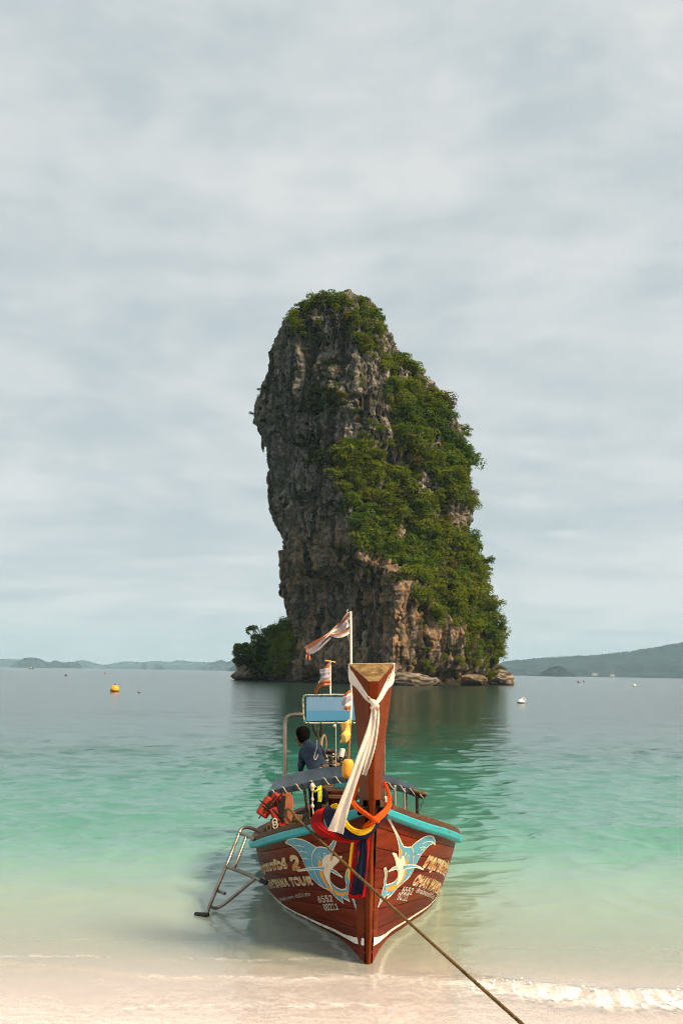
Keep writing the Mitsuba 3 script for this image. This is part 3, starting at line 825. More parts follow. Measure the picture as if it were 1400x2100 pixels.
def deck(u0, u1, dz, zabs=None, n=30, inset=0.05):
    u = np.linspace(u0, u1, n)
    z = sheer(u) + dz if zabs is None else 0 * u + zabs
    Lp, Rp = hull(-1, u, z, -inset), hull(1, u, z, -inset)
    t = np.linspace(0, 1, 7)[None, :, None]
    return grid(Lp[:, None] * (1 - t) + Rp[:, None] * t)


obj('foredeck', deck(0.10, 1.0, -0.15), WOOD[2], boat, smooth=True)
obj('floor', deck(0.5, 7.3, 0, 0.02), 'old_wood', boat, smooth=True)
for k, (u0, z0) in enumerate([(1.02, None), (2.2, 0.30), (3.5, 0.28), (4.9, 0.28)]):
    if k == 0:
        a, b = hull(-1, u0, sheer(u0) - .16, -.05), hull(1, u0, sheer(u0) - .16, -.05)
        a2, b2 = hull(-1, u0, 0.05, -.05), hull(1, u0, 0.05, -.05)
        obj('bulkhead', grid(np.array([[a, b], [a2, b2]])), 'old_wood', boat)
    else:
        a, b = hull(-1, u0, z0, -.05), hull(1, u0, z0, -.05)
        obj('thwart', rbox(np.linalg.norm(b - a), 0.26, 0.035, 0.008, (a + b) / 2), 'old_wood', boat, smooth=30)
# breast hook: the small box behind the post
c = at(766, 1648, 8.27)
obj('breast_hook', rbox(0.23, 0.05, 0.085, 0.008, c), 'old_wood', boat, smooth=30)
c = at(736, 1652, 8.2)
obj('cleat', rbox(0.03, 0.10, 0.075, 0.008, c), 'cyan_paint', boat, smooth=30)
c = at(791, 1645, 8.2)
obj('cleat', rbox(0.02, 0.10, 0.075, 0.006, c), 'white_paint', boat, smooth=30)
# transom
a = [hull(s_, 7.6, z_, -.01) for s_ in (-1, 1) for z_ in (keelz(7.6) * .3, sheer(7.6))]
obj('transom', grid(np.array([[a[1], a[3]], [a[0], a[2]]])), WOOD[0], boat)

# ------------------------------------------------------------------ stem post: five sided, flaring to a triangular head
LEV = [((716, 1362.5), (808, 1361), (776.5, 1397.5), (756, 1398.5), 7.22, 6.95), ((724, 1442), (800.5, 1440), (772.5, 1472), (756, 1472), 7.27, 7.02), ((732, 1522), (789.5, 1522), (768.6, 1547), (756, 1547), 7.34, 7.11),
       ((734.5, 1580), (785.5, 1580), (767, 1602), (756.2, 1602), 7.43, 7.20), ((736, 1640), (786, 1640), (767, 1660), (757, 1660), 7.52, 7.30), ((730, 1700), (781, 1700), (765, 1712), (757, 1712), 7.55, 7.345),
       ((730, 1760), (779, 1760), (761.5, 1770), (757, 1770), 7.57, 7.385), ((730, 1890), (775, 1890), (759.5, 1900), (755.5, 1900), 7.60, 7.445), ((736, 1960), (769, 1960), (758, 1968), (753.5, 1968), 7.64, 7.475), ((740, 2000), (766, 2000), (757, 2010), (753, 2010), 7.66, 7.50)]
rows = []
for bl, br, fr, fl, Yb, Yf in LEV:
    q = [at(*bl, Yb + .55), at(*br, Yb + .55), at(*fr, Yf + .55), at(*fl, Yf + .55)]
    ring_ = []
    for i in range(4):                      # chamfer every arris
        a, b, cc = q[i - 1], q[i], q[(i + 1) % 4]
        da, dc = (a - b), (cc - b)
        e = 0.006
        ring_ += [b + da / np.linalg.norm(da) * e, b + dc / np.linalg.norm(dc) * e]
    rows.append(ring_)
rows = np.array(rows)
tz = np.linspace(0, len(LEV) - 1, 46)
from scipy.interpolate import PchipInterpolator
post = PchipInterpolator(np.arange(len(LEV)), rows, axis=0)(tz)
stem = grid(post, closed_v=True)
k8 = post.shape[1]
cap_c = post[0].mean(0)
stem = trimesh.Trimesh(stem.vertices, stem.faces, process=False)
trimesh.repair.fix_normals(stem)
obj('stem_post', stem, 'stem_wood', boat, smooth=28)
def end_color(p, n, uv):
    x, y, z = p.x - cap_c[0], p.y - cap_c[1], p.z - cap_c[2]
    r = dr.sqrt(x * x + y * y)
    a = fbm(p.x * 22, p.y * 22, p.z * 10, 4)
    saw = noise(x * 60 + 8 * fbm(x * 12, y * 12, 0, 2), y * 150)
    return mix(mix((0.10, 0.06, 0.022), (0.22, 0.14, 0.055), smoothstep(0.3, 0.7, a)), (0.32, 0.23, 0.11), smoothstep(0.72, 0.9, saw) * 0.6) * (0.8 + 0.3 * noise(r * 110, a * 3))
bumped('end_grain', end_color, 0.8, lambda p, n, uv: 0.0012 * fbm(p.x * 60, p.y * 60, p.z * 60, 3), spec=0.2)
fan = np.vstack([post[0], cap_c[None]])
j = np.arange(k8)
m = trimesh.Trimesh(fan + [0, -0.0005, 0.001], np.stack([j, (j + 1) % k8, 0 * j + k8], -1), process=False)
obj('post_top', m, 'end_grain', boat)
# ------------------------------------------------------------------ paint on the bows: marlins and lettering, in hull metres (aft of the stem, above the water), laid on the planking
MARLIN = {"right":{"body":[[0.1054,1.1011],[0.1489,1.0545],[0.1957,1.0009],[0.2462,0.9432],[0.2896,0.8865],[0.3229,0.8315],[0.3435,0.797],[0.352,0.7589],[0.3597,0.7087],[0.3347,0.7261],[0.3016,0.7603],[0.2496,0.7784],[0.2821,0.7493],[0.316,0.7059],[0.348,0.6536],[0.2868,0.656],[0.2196,0.6413],[0.2796,0.6401],[0.353,0.6338],[0.3882,0.6055],[0.4047,0.572],[0.4041,0.5453],[0.3599,0.5282],[0.2922,0.5285],[0.2061,0.5391],[0.1959,0.5764],[0.2,0.6109],[0.1886,0.6553],[0.1641,0.6817],[0.1436,0.6803],[0.1697,0.6297],[0.1678,0.5827],[0.1652,0.5367],[0.1454,0.5006],[0.1319,0.4632],[0.0855,0.404],[0.1907,0.4453],[0.2476,0.4565],[0.2946,0.4514],[0.2681,0.4241],[0.3427,0.4285],[0.3978,0.4484],[0.4427,0.468],[0.5047,0.4781],[0.55,0.4923],[0.6006,0.4995],[0.6365,0.5131],[0.6597,0.5357],[0.6722,0.5761],[0.6896,0.6096],[0.712,0.6549],[0.7442,0.6861],[0.7922,0.7145],[0.85,0.732],[0.9127,0.73],[0.9573,0.7078],[0.9269,0.7465],[0.8505,0.7922],[0.7672,0.815],[0.6999,0.8211],[0.6194,0.81],[0.5579,0.7939],[0.5127,0.772],[0.4564,0.7802],[0.3953,0.7999],[0.3618,0.8309],[0.3241,0.8736],[0.2753,0.9255],[0.2176,0.9877],[0.1641,1.0486]],"white":[[0.2496,0.7784],[0.3016,0.7603],[0.3466,0.7176],[0.3827,0.7009],[0.4019,0.7242],[0.4267,0.7221],[0.457,0.6822],[0.4878,0.639],[0.4516,0.6418],[0.466,0.5978],[0.5069,0.5934],[0.5107,0.5582],[0.5026,0.5268],[0.4792,0.4988],[0.4476,0.4789],[0.3872,0.4972],[0.4077,0.5236],[0.4106,0.5588],[0.3963,0.5977],[0.3492,0.6503],[0.3185,0.7053],[0.2821,0.7493]],"gill":[[0.3537,0.7949],[0.387,0.7577],[0.3745,0.7178],[0.3597,0.7087],[0.3517,0.7529]],"strip":[[0.4657,0.6804],[0.5014,0.6865],[0.5164,0.6453],[0.4793,0.6396]],"belly":[[0.5138,0.592],[0.5232,0.5404],[0.4953,0.4982],[0.4408,0.4714],[0.4142,0.4834],[0.4808,0.5195],[0.493,0.5559],[0.4919,0.5942]],"tail":[[0.1861,0.5261],[0.2403,0.5185],[0.3133,0.5102],[0.3841,0.5038],[0.4129,0.5045],[0.404,0.4767],[0.383,0.4636],[0.3315,0.4677],[0.2519,0.4847],[0.2055,0.503]],"fin":[[0.4427,0.6437],[0.5497,0.623],[0.673,0.5944],[0.7875,0.5537],[0.8786,0.517],[0.7204,0.5674],[0.5919,0.5939],[0.5122,0.602],[0.461,0.5983]],"lines":[[[0.5127,0.772],[0.5512,0.7304],[0.5811,0.6812],[0.5993,0.6281],[0.6048,0.5839]],[[0.5968,0.5551],[0.5952,0.531],[0.5792,0.5102]],[[0.6442,0.7418],[0.6978,0.7376],[0.7588,0.724]],[[0.6778,0.7178],[0.7379,0.7155]],[[0.6802,0.7673],[0.7534,0.7734],[0.8409,0.7546],[0.9063,0.728]],[[0.6383,0.687],[0.7013,0.6807]],[[0.4265,0.7313],[0.4343,0.748],[0.4531,0.738],[0.4506,0.7251],[0.4337,0.7268]],[[0.4576,0.6943],[0.4734,0.7094],[0.4845,0.7224]],[[0.4977,0.6921],[0.5071,0.7086]]]},"left":{"body":[[1.0631,0.736],[0.9736,0.7774],[0.8585,0.8042],[0.7568,0.8121],[0.6697,0.8021],[0.6098,0.7847],[0.5685,0.776],[0.5263,0.7872],[0.4762,0.7917],[0.4381,0.7902],[0.3907,0.8318],[0.3562,0.8643],[0.328,0.8923],[0.3107,0.8952],[0.3344,0.8547],[0.3605,0.8169],[0.3916,0.7748],[0.4014,0.7497],[0.3984,0.7335],[0.3523,0.7385],[0.2797,0.755],[0.3401,0.7008],[0.4023,0.6592],[0.4379,0.6278],[0.3765,0.6174],[0.3062,0.5868],[0.3772,0.5953],[0.4588,0.6064],[0.4863,0.5666],[0.4973,0.5247],[0.4675,0.4974],[0.4141,0.4819],[0.3416,0.4803],[0.2757,0.5023],[0.2614,0.5259],[0.2635,0.5706],[0.2552,0.6112],[0.2335,0.6517],[0.2083,0.673],[0.1986,0.6487],[0.209,0.5942],[0.2183,0.5282],[0.2396,0.4853],[0.2733,0.4525],[0.2432,0.4153],[0.3226,0.4194],[0.3735,0.4235],[0.3543,0.3756],[0.4142,0.3868],[0.4678,0.3984],[0.5123,0.4255],[0.5557,0.4399],[0.6207,0.4401],[0.684,0.4463],[0.7394,0.4626],[0.7871,0.489],[0.8102,0.5327],[0.8242,0.5716],[0.8315,0.6118],[0.8395,0.6522],[0.8627,0.6901],[0.9072,0.7177],[0.9723,0.7317]],"white":[[0.4985,0.7156],[0.4406,0.7427],[0.4031,0.7547],[0.4211,0.7227],[0.4319,0.694],[0.4148,0.6971],[0.3781,0.7352],[0.3421,0.739],[0.2797,0.755],[0.3401,0.7008],[0.4023,0.6592],[0.4534,0.6128],[0.4863,0.5666],[0.4973,0.5247],[0.49,0.4863],[0.4571,0.45],[0.4947,0.449],[0.5247,0.4894],[0.5485,0.5281],[0.5567,0.5666],[0.5564,0.5934],[0.5311,0.6002],[0.5206,0.6271],[0.5569,0.6191],[0.5371,0.6783]],"gill":[[0.4169,0.7389],[0.3802,0.7388],[0.4146,0.6978],[0.4319,0.694]],"strip":[[0.5779,0.6846],[0.5414,0.664],[0.5587,0.6201],[0.6147,0.6084]],"belly":[[0.6227,0.5825],[0.5664,0.5916],[0.5642,0.5451],[0.5461,0.4952],[0.5117,0.4521],[0.472,0.4305],[0.5227,0.43],[0.5681,0.4641],[0.6062,0.5102],[0.6238,0.5472]],"tail":[[0.4932,0.4791],[0.4474,0.4586],[0.3752,0.4538],[0.294,0.4707],[0.24,0.4949],[0.262,0.471],[0.3166,0.4382],[0.4125,0.4218],[0.4703,0.4341]],"fin":[[0.9902,0.5078],[0.8844,0.5412],[0.7565,0.5783],[0.6174,0.6079],[0.5178,0.629],[0.529,0.5999],[0.6005,0.5934],[0.7092,0.574],[0.8599,0.5374]],"lines":[[[0.5685,0.776],[0.6336,0.7259],[0.6748,0.6742],[0.6923,0.6229],[0.6929,0.5988]],[[0.6939,0.568],[0.6795,0.5163],[0.6503,0.4679],[0.6198,0.4416]],[[0.8805,0.7397],[0.8092,0.7529],[0.7428,0.7535]],[[0.8376,0.7],[0.7811,0.7124],[0.7221,0.7107]],[[0.8107,0.6468],[0.7685,0.6556],[0.7291,0.6542]],[[0.4951,0.7264],[0.4903,0.742],[0.4703,0.7496],[0.4593,0.7394],[0.4728,0.7269]],[[0.5613,0.7283],[0.5479,0.7069],[0.5302,0.6829]],[[0.5898,0.7097],[0.5764,0.6882],[0.5543,0.6698]]],"lower":[[0.1905,0.4414],[0.1594,0.4449],[0.1227,0.3644],[0.1582,0.3944]]}}
mat('marlin_blue', worn((0.075, 0.245, 0.335), (0.06, 0.14, 0.17), 0.66), 0.45, 0.35)
mat('marlin_cream', worn((0.60, 0.52, 0.40), (0.38, 0.33, 0.22), 0.66), 0.5, 0.35)
mat('marlin_orange', worn((0.62, 0.24, 0.02), (0.40, 0.12, 0.02), 0.68), 0.5, 0.35)
mat('letter_orange', worn((0.48, 0.18, 0.02), (0.20, 0.08, 0.02), 0.60, 20), 0.5, 0.35)
mat('letter_yellow', worn((0.52, 0.36, 0.14), (0.26, 0.14, 0.05), 0.60, 20), 0.5, 0.35)
mat('letter_edge', worn((0.48, 0.44, 0.37), (0.18, 0.12, 0.07), 0.58, 20), 0.5, 0.35)


def decal(side, geom, off, name, bsdf, parent):
    """Flat paint: the shape (in hull metres) cut into small triangles that follow the planking."""
    vs, fs, n = [], [], 0
    for g in getattr(geom, 'geoms', [geom]):
        if g.is_empty or g.geom_type != 'Polygon' or g.area < 2e-6:
            continue
        v, f = trimesh.creation.triangulate_polygon(g.segmentize(0.03), engine='earcut')
        v3, f = trimesh.remesh.subdivide_to_size(np.column_stack([v, np.zeros(len(v))]), f, 0.05, max_iter=12)
        vs.append(v3[:, :2])
        fs.append(f + n)
        n += len(v3)
    if not vs:
        return
    v, f = np.vstack(vs), np.vstack(fs)
    P_ = hull(side, v[:, 0], v[:, 1], off)
    m_ = trimesh.Trimesh(P_, f, process=False)
    return obj(name, m_, bsdf, parent)


def smooth_poly(pts, r=0.0):
    p = Polygon(pts).buffer(0)
    return p


for side, nm in ((1, 'right'), (-1, 'left')):
    d = MARLIN[nm]
    k = key(f'{boat}__painted_marlin')
    body = smooth_poly(d['body'])
    decal(side, body.buffer(0.006, join_style='round'), 0.0035, 'outline', 'marlin_cream', k)
    decal(side, body.buffer(-0.0035), 0.0050, 'blue_body', 'marlin_blue', k)
    decal(side, smooth_poly(d['white']), 0.0062, 'white_belly', 'marlin_cream', k)
    for q_ in ('gill', 'strip', 'belly', 'tail'):
        decal(side, smooth_poly(d[q_]).intersection(body), 0.0074, 'orange_stripe', 'marlin_orange', k)
    fin = smooth_poly(d['fin'])
    decal(side, fin.buffer(0.005), 0.0084, 'fin_outline', 'marlin_cream', k)
    decal(side, fin.buffer(-0.0035), 0.0096, 'fin', 'marlin_blue', k)
    for i, q_ in enumerate(d['lines']):
        decal(side, LineString(q_).buffer(0.0042 if i < 2 else 0.0032), 0.0090, 'white_line', 'marlin_cream', k)
    if 'lower' in d:
        lo = smooth_poly(d['lower'])
        decal(side, lo.buffer(0.005), 0.0037, 'tail_outline', 'marlin_cream', k)
        decal(side, lo.buffer(-0.002), 0.0052, 'tail_tip', 'marlin_blue', k)


def letters(text, font='NotoSansThai', stroke=2):
    """The text as shapely shapes: x from 0 to 1 over its length, y from 0 to 1 over the height of its letters; and its own width by height."""
    from PIL import Image, ImageDraw, ImageFont
    fn = sorted(glob.glob(f'/opt/blender-*/*/datafiles/fonts/{font}*.woff2'))[0]
    ft = ImageFont.truetype(fn, 96)
    x0, y0, x1, y1 = ft.getbbox(text, anchor='ls', stroke_width=stroke)
    im = Image.new('L', (x1 - x0 + 8, y1 - y0 + 8))
    ImageDraw.Draw(im).text((4 - x0, 4 - y0), text, 255, ft, anchor='ls', stroke_width=stroke)
    on = np.pad(np.asarray(im) > 127, ((0, 0), (1, 1))).astype(np.int8)
    r_, s_ = np.nonzero(np.diff(on, axis=1) == 1)
    e_ = np.nonzero(np.diff(on, axis=1) == -1)[1]
    g = unary_union(sbox(s_, -r_ - 1, e_, -r_)).buffer(0.6).buffer(-0.6).simplify(0.9)
    return affinity.affine_transform(g, [1, 0, 0, 1, -4, 4 - y0])


def sign_line(side, text, a, b, h, slant=0.0, font='NotoSansThai', fancy=True, name='lettering', cap=70.0, stroke=2):
    """One painted line from hull point a to b (in reading order), letters h tall."""
    g = letters(text, font, stroke)
    W_ = g.bounds[2]
    (ua, za), (ub, zb) = a, b
    if side < 0:
        pass
    m_ = [(ub - ua) / W_, slant * h / cap, (zb - za) / W_, h / cap, ua, za]
    g = affinity.affine_transform(g, [m_[0], m_[1], m_[2], m_[3], m_[4], m_[5]]).buffer(0)
    k = key(f'{boat}__{name}')
    if not fancy:
        decal(side, g, 0.004, 'letters', 'letter_edge', k)
        return
    sh = affinity.translate(g, -0.010 if side > 0 else 0.008, -0.012)
    decal(side, unary_union([g.buffer(0.0035), sh.buffer(0.001)]), 0.0035, 'letter_border', 'letter_edge', k)
    zmid = lambda u_: za + (u_ - ua) / (ub - ua) * (zb - za)
    u0_, u1_ = min(ua, ub) - 0.3, max(ua, ub) + 0.3
    low = Polygon([(u0_, zmid(u0_) - 0.2), (u1_, zmid(u1_) - 0.2), (u1_, zmid(u1_) + 0.48 * h), (u0_, zmid(u0_) + 0.48 * h)])
    for glyph in sorted(getattr(g, 'geoms', [g]), key=lambda o_: o_.bounds[0]):
        for part_, nm_, bs_ in ((glyph.intersection(low), 'letter_foot', 'letter_orange'), (glyph.difference(low), 'letter_top', 'letter_yellow')):
            for pc in getattr(part_, 'geoms', [part_]):
                if pc.geom_type == 'Polygon' and pc.area > 2e-5:
                    decal(side, pc, 0.0052, nm_, bs_, k)


sign_line(-1, 'ชาญวาสนาทัวร์', (2.75, 0.17), (1.20, 0.505), 0.072, stroke=3)
sign_line(-1, '2', (1.13, 0.505), (0.93, 0.535), 0.115, -0.25, font='Inter', stroke=3)
sign_line(-1, 'CHAN WANTSANA TOUR', (2.95, -0.03), (0.80, 0.440), 0.060, font='Inter', stroke=2)
sign_line(-1, 'บริการเรือหางยาว ทัวร์ 4 เกาะ', (1.95, 0.05), (0.93, 0.315), 0.030, fancy=False, name='small_lettering', stroke=1)
sign_line(-1, '6552', (0.84, 0.275), (0.53, 0.350), 0.052, font='Inter', fancy=False, name='number', stroke=2)
sign_line(-1, '00211', (0.78, 0.222), (0.47, 0.300), 0.052, font='Inter', fancy=False, name='number', stroke=2)
sign_line(1, 'ชาญวาสนาทัวร์ 2', (0.84, 0.56), (2.10, 0.22), 0.088, 0.8, stroke=2)
sign_line(1, 'CHAN WANTSANA TOUR', (0.745, 0.435), (2.75, -0.13), 0.056, 1.0, font='Inter', stroke=2)
sign_line(1, 'บริการเรือหางยาว ทัวร์ 4 เกาะ', (0.915, 0.325), (1.75, 0.08), 0.034, 0.5, fancy=False, name='small_lettering', stroke=1)
sign_line(1, '6552', (0.545, 0.398), (0.845, 0.318), 0.055, 0.0, font='Inter', fancy=False, name='number', stroke=2)
sign_line(1, '00211', (0.490, 0.362), (0.780, 0.285), 0.055, 0.0, font='Inter', fancy=False, name='number', stroke=2)
# ------------------------------------------------------------------ cloth round the prow
def fabric(name, c, rough=0.85, k=1.0):
    return bumped(name, lambda p, n, uv: mi.Color3f(*c) * (0.82 + 0.36 * fbm(p.x * 30, p.y * 30, p.z * 14, 3)), rough, lambda p, n, uv: 0.0015 * k * fbm(p.x * 60, p.y * 60, p.z * 20, 3), spec=0.06, sheen=0.1)


fabric('white_cloth', (0.56, 0.50, 0.43))
fabric('red_cloth', (0.25, 0.007, 0.006))
fabric('orange_cloth', (0.55, 0.062, 0.007))
fabric('yellow_cloth', (0.66, 0.37, 0.012))
fabric('navy_cloth', (0.010, 0.012, 0.028))
fabric('flag_white', (0.55, 0.49, 0.50))
fabric('flag_grey', (0.30, 0.27, 0.32))
fabric('flag_orange', (0.38, 0.13, 0.05))
fabric('flag_yellow', (0.70, 0.45, 0.12))


def pts3(rows):
    return np.array([at(x, y, Y_) for x, y, Y_ in rows])


def strip(A, B, folds=3.0, amp=0.01, bulge=0.0, thick=0.004, n=40, m=22, phase=0.0, seed=0, out=None):
    """A draped length of cloth between two edge curves: pleats across it, a thickness, an optional round bulge."""
    A, B = catmull(A, 10), catmull(B, 10)
    A = A[np.linspace(0, len(A) - 1, n).round().astype(int)]
    B = B[np.linspace(0, len(B) - 1, n).round().astype(int)]
    w = np.linspace(0, 1, m)
    P_ = A[:, None] * (1 - w)[None, :, None] + B[:, None] * w[None, :, None]
    t_ = np.gradient(P_.mean(1), axis=0)
    N_ = np.cross(t_, B - A)
    N_ /= np.linalg.norm(N_, axis=1, keepdims=True) + 1e-9
    eye_side = np.sign(np.einsum('ij,ij->i', N_, EYE - A))
    N_ = N_ * np.where(eye_side == 0, 1, eye_side)[:, None] if out is None else N_ * np.sign(np.einsum('ij,j->i', N_, np.asarray(out, float)))[:, None]
    s_ = np.linspace(0, 1, n)
    wob = nnoise(np.stack([s_[:, None] * 4 + 0 * w[None], w[None] * 3 + 0 * s_[:, None], 0 * s_[:, None] + seed + 0 * w[None]], -1), seed) - 0.5
    prof = np.sin(2 * PI * (folds * w[None] + phase + 0.5 * wob))
    width = np.linalg.norm(B - A, axis=1)[:, None]
    d = amp * prof * np.clip(width / (width.max() + 1e-9) * 1.6, 0.3, 1) + bulge * width * np.sqrt(np.clip(1 - (2 * w[None] - 1) ** 2, 0, 1)) + amp * 1.2 * wob
    top_ = P_ + N_[:, None] * d[..., None]
    bot = P_ + N_[:, None] * ((d if bulge == 0 else 0 * d) - thick)[..., None]
    ring_ = np.concatenate([top_, bot[:, ::-1]], 1)
    g = grid(ring_, closed_v=True)
    k = ring_.shape[1]
    caps, base = [], [g.vertices]
    v = np.vstack([g.vertices, ring_[0].mean(0)[None], ring_[-1].mean(0)[None]])
    j = np.arange(k)
    f = np.vstack([g.faces, np.stack([0 * j + n * k, (j + 1) % k, j], -1), np.stack([0 * j + n * k + 1, (n - 1) * k + j, (n - 1) * k + (j + 1) % k], -1)])
    return trimesh.Trimesh(v, f, process=False)


D = 0.55
# white sash: bands over both faces of the head, a knot, two tails
sash = thing('white_sash', 'long white cloth knotted round the head of the prow, its tails hanging to the left', 'sash')


def on_face(rows, left=True):
    out = []
    for x, y in rows:
        f = np.clip((x - 716) / 42.0, 0, 1) if left else np.clip((808 - x) / 34.0, 0, 1)
        out.append((x, y, 7.25 - 0.27 * f + D - 0.016))
    return pts3(out)


obj('left_band', strip(on_face([(714.5, 1362), (715, 1392), (720, 1404), (727, 1408.5), (738, 1420), (750, 1436), (760, 1444)]), on_face([(719, 1362), (728, 1384), (739, 1402), (749, 1418), (757, 1430), (762, 1434), (766, 1437)]), 2.5, 0.003, n=40, seed=2), 'white_cloth', sash, smooth=True)
obj('right_band', strip(on_face([(809, 1360), (808, 1382), (806, 1402), (797, 1413), (787, 1428), (778, 1441), (772, 1445)], False), on_face([(804.5, 1361), (797, 1383), (788, 1404), (780, 1422), (774, 1434), (770, 1437), (768, 1439)], False), 2.5, 0.003, n=40, seed=3), 'white_cloth', sash, smooth=True)
obj('back_band', strip(pts3([(714, 1361.5, 7.27 + D), (760, 1360.5, 7.29 + D), (810, 1359.5, 7.27 + D)]), pts3([(714, 1390, 7.27 + D), (760, 1389, 7.29 + D), (810, 1388, 7.27 + D)]), 2, 0.003, out=(0, 1, 0)), 'white_cloth', sash, smooth=True)
kn = at(767, 1444, 6.985 + D)
knot = cat(rbox(0.052, 0.05, 0.062, 0.022, kn + [0, 0, 0.0]), tube([kn + [-.030, .0, .024], kn + [-.005, -.032, .012], kn + [.030, -.012, -.022]], [0.016, 0.020, 0.015], 9), tube([kn + [.026, .0, .026], kn + [.006, -.030, .0], kn + [-.022, -.012, -.034]], [0.013, 0.017, 0.013], 9))
obj('knot', knot, 'white_cloth', sash, smooth=True)
obj('long_tail', strip(pts3([(762, 1449, 6.98 + D), (757, 1475, 6.98 + D), (748, 1505, 6.97 + D), (728, 1560, 6.95 + D), (703, 1630, 6.95 + D), (684, 1675, 6.97 + D), (671, 1703, 7.0 + D)]),
                       pts3([(768, 1450, 6.98 + D), (767.5, 1475, 6.97 + D), (764, 1505, 6.96 + D), (748, 1560, 6.93 + D), (728, 1622, 6.92 + D), (713, 1672, 6.94 + D), (704, 1711, 6.97 + D)]), 1.15, 0.009, n=60, m=34, seed=5), 'white_cloth', sash, smooth=True)
obj('short_tail', strip(pts3([(767, 1450, 6.97 + D), (766, 1480, 6.97 + D), (760, 1520, 6.98 + D), (750, 1560, 7.0 + D), (741, 1588, 7.02 + D)]), pts3([(776, 1450, 6.98 + D), (778, 1472, 6.97 + D), (772, 1520, 6.97 + D), (762, 1560, 6.98 + D), (750, 1592, 7.0 + D)]), 1.4, 0.010, n=46, m=22, seed=6), 'white_cloth', sash, smooth=True)

# red, navy, yellow and orange lengths tied together round the stem
red = thing('red_prow_cloth', 'thick red cloth slung over the left bow below the white sash', 'cloth', 'coloured prow cloths')
obj('bundle', strip(pts3([(660, 1660, 8.35), (645, 1667, 8.25), (636, 1685, 8.1), (641, 1700, 8.0), (657, 1713, 7.9), (682, 1723, 7.80), (708, 1729, 7.72), (736, 1728, 7.66)]),
                    pts3([(668, 1658, 8.35), (664, 1668, 8.25), (664, 1686, 8.08), (671, 1699, 7.95), (688, 1710, 7.84), (707, 1717, 7.75), (722, 1721, 7.70), (738, 1722, 7.64)]), 4.0, 0.0028, 0.24, n=80, m=56, seed=8), 'red_cloth', red, smooth=True)
obj('tail', strip(pts3([(725, 1727, 7.70), (722, 1760, 7.70), (717, 1800, 7.74), (714, 1838, 7.80)]), pts3([(738, 1726, 7.68), (735, 1760, 7.68), (728, 1800, 7.72), (724, 1841, 7.78)]), 1.2, 0.005, seed=9), 'red_cloth', red, smooth=True)
obj('hem', strip(pts3([(714, 1832, 7.775), (730, 1834, 7.765), (749, 1831, 7.755)]), pts3([(713, 1842, 7.775), (730, 1844, 7.765), (750, 1839, 7.755)]), 1.0, 0.004, n=24, seed=10), 'red_cloth', red, smooth=True)
obj('edge', strip(pts3([(752, 1716, 7.655), (751, 1760, 7.66), (747, 1800, 7.69), (743, 1838, 7.74)]), pts3([(758, 1716, 7.655), (757, 1750, 7.66), (753, 1790, 7.69), (748, 1840, 7.74)]), 0.6, 0.005, seed=10), 'red_cloth', red, smooth=True)
navy = thing('navy_prow_cloth', 'dark navy cloth between the red and yellow ones, with a broad tail down the stem', 'cloth', 'coloured prow cloths')
obj('wrap', strip(pts3([(666, 1658, 8.33), (664, 1672, 8.15), (671, 1695, 7.95), (690, 1711, 7.80), (718, 1723, 7.68), (745, 1722, 7.62), (763, 1712, 7.62), (778, 1694, 7.68), (801, 1664, 8.0), (806, 1646, 8.15)]),
                  pts3([(683, 1654, 8.33), (688, 1668, 8.1), (697, 1690, 7.88), (708, 1700, 7.76), (723, 1710, 7.66), (742, 1713, 7.60), (757, 1707, 7.60), (771, 1690, 7.66), (796, 1656, 7.98), (802, 1640, 8.13)]), 3.2, 0.0022, 0.22, n=80, m=44, seed=11), 'navy_cloth', navy, smooth=True)
obj('tail', strip(pts3([(733, 1718, 7.675), (731, 1755, 7.68), (725, 1800, 7.715), (719, 1836, 7.765)]), pts3([(756, 1714, 7.655), (755, 1750, 7.66), (750, 1800, 7.69), (746, 1835, 7.745)]), 2.6, 0.005, n=50, m=36, seed=12), 'navy_cloth', navy, smooth=True)
yel = thing('yellow_prow_cloth', 'yellow cloth hanging in a loop under the orange knot, with a narrow yellow tail', 'cloth', 'coloured prow cloths')
obj('loop', strip(pts3([(704, 1684, 7.80), (709, 1697, 7.72), (722, 1708, 7.64), (738, 1714, 7.585), (755, 1709, 7.57), (766, 1698, 7.58), (772, 1682, 7.60)]), pts3([(711, 1682, 7.80), (718, 1692, 7.72), (728, 1699, 7.65), (742, 1701, 7.60), (753, 1696, 7.585), (760, 1689, 7.59), (767, 1676, 7.60)]), 3.2, 0.0022, 0.24, n=50, m=40, seed=13), 'yellow_cloth', yel, smooth=True)
obj('corner', strip(pts3([(679, 1655, 8.25), (684, 1650, 8.25), (690, 1648, 8.22)]), pts3([(682, 1662, 8.2), (689, 1661, 8.18), (696, 1656, 8.15)]), 1, 0.006, 0.2, n=14, m=14, seed=14), 'yellow_cloth', yel, smooth=True)
obj('tail', strip(pts3([(720, 1726, 7.71), (717, 1750, 7.71), (714, 1780, 7.73), (713, 1802, 7.76)]), pts3([(730, 1726, 7.695), (726, 1750, 7.70), (720, 1780, 7.72), (718, 1802, 7.75)]), 0.8, 0.004, seed=15), 'yellow_cloth', yel, smooth=True)
ora = thing('orange_prow_cloth', 'bright orange cloth looped round the foot of the prow post and knotted in front', 'cloth', 'coloured prow cloths')
obj('left_strand', strip(pts3([(733, 1600, 7.93), (725, 1622, 7.90), (718, 1642, 7.86), (725, 1657, 7.80), (740, 1669, 7.70), (754, 1678, 7.62), (766, 1684, 7.585)]), pts3([(738, 1604, 7.93), (733, 1624, 7.90), (728, 1641, 7.86), (735, 1653, 7.80), (746, 1661, 7.70), (758, 1670, 7.62), (769, 1677, 7.585)]), 2.0, 0.0025, 0.30, n=56, m=30, seed=16), 'orange_cloth', ora, smooth=True)
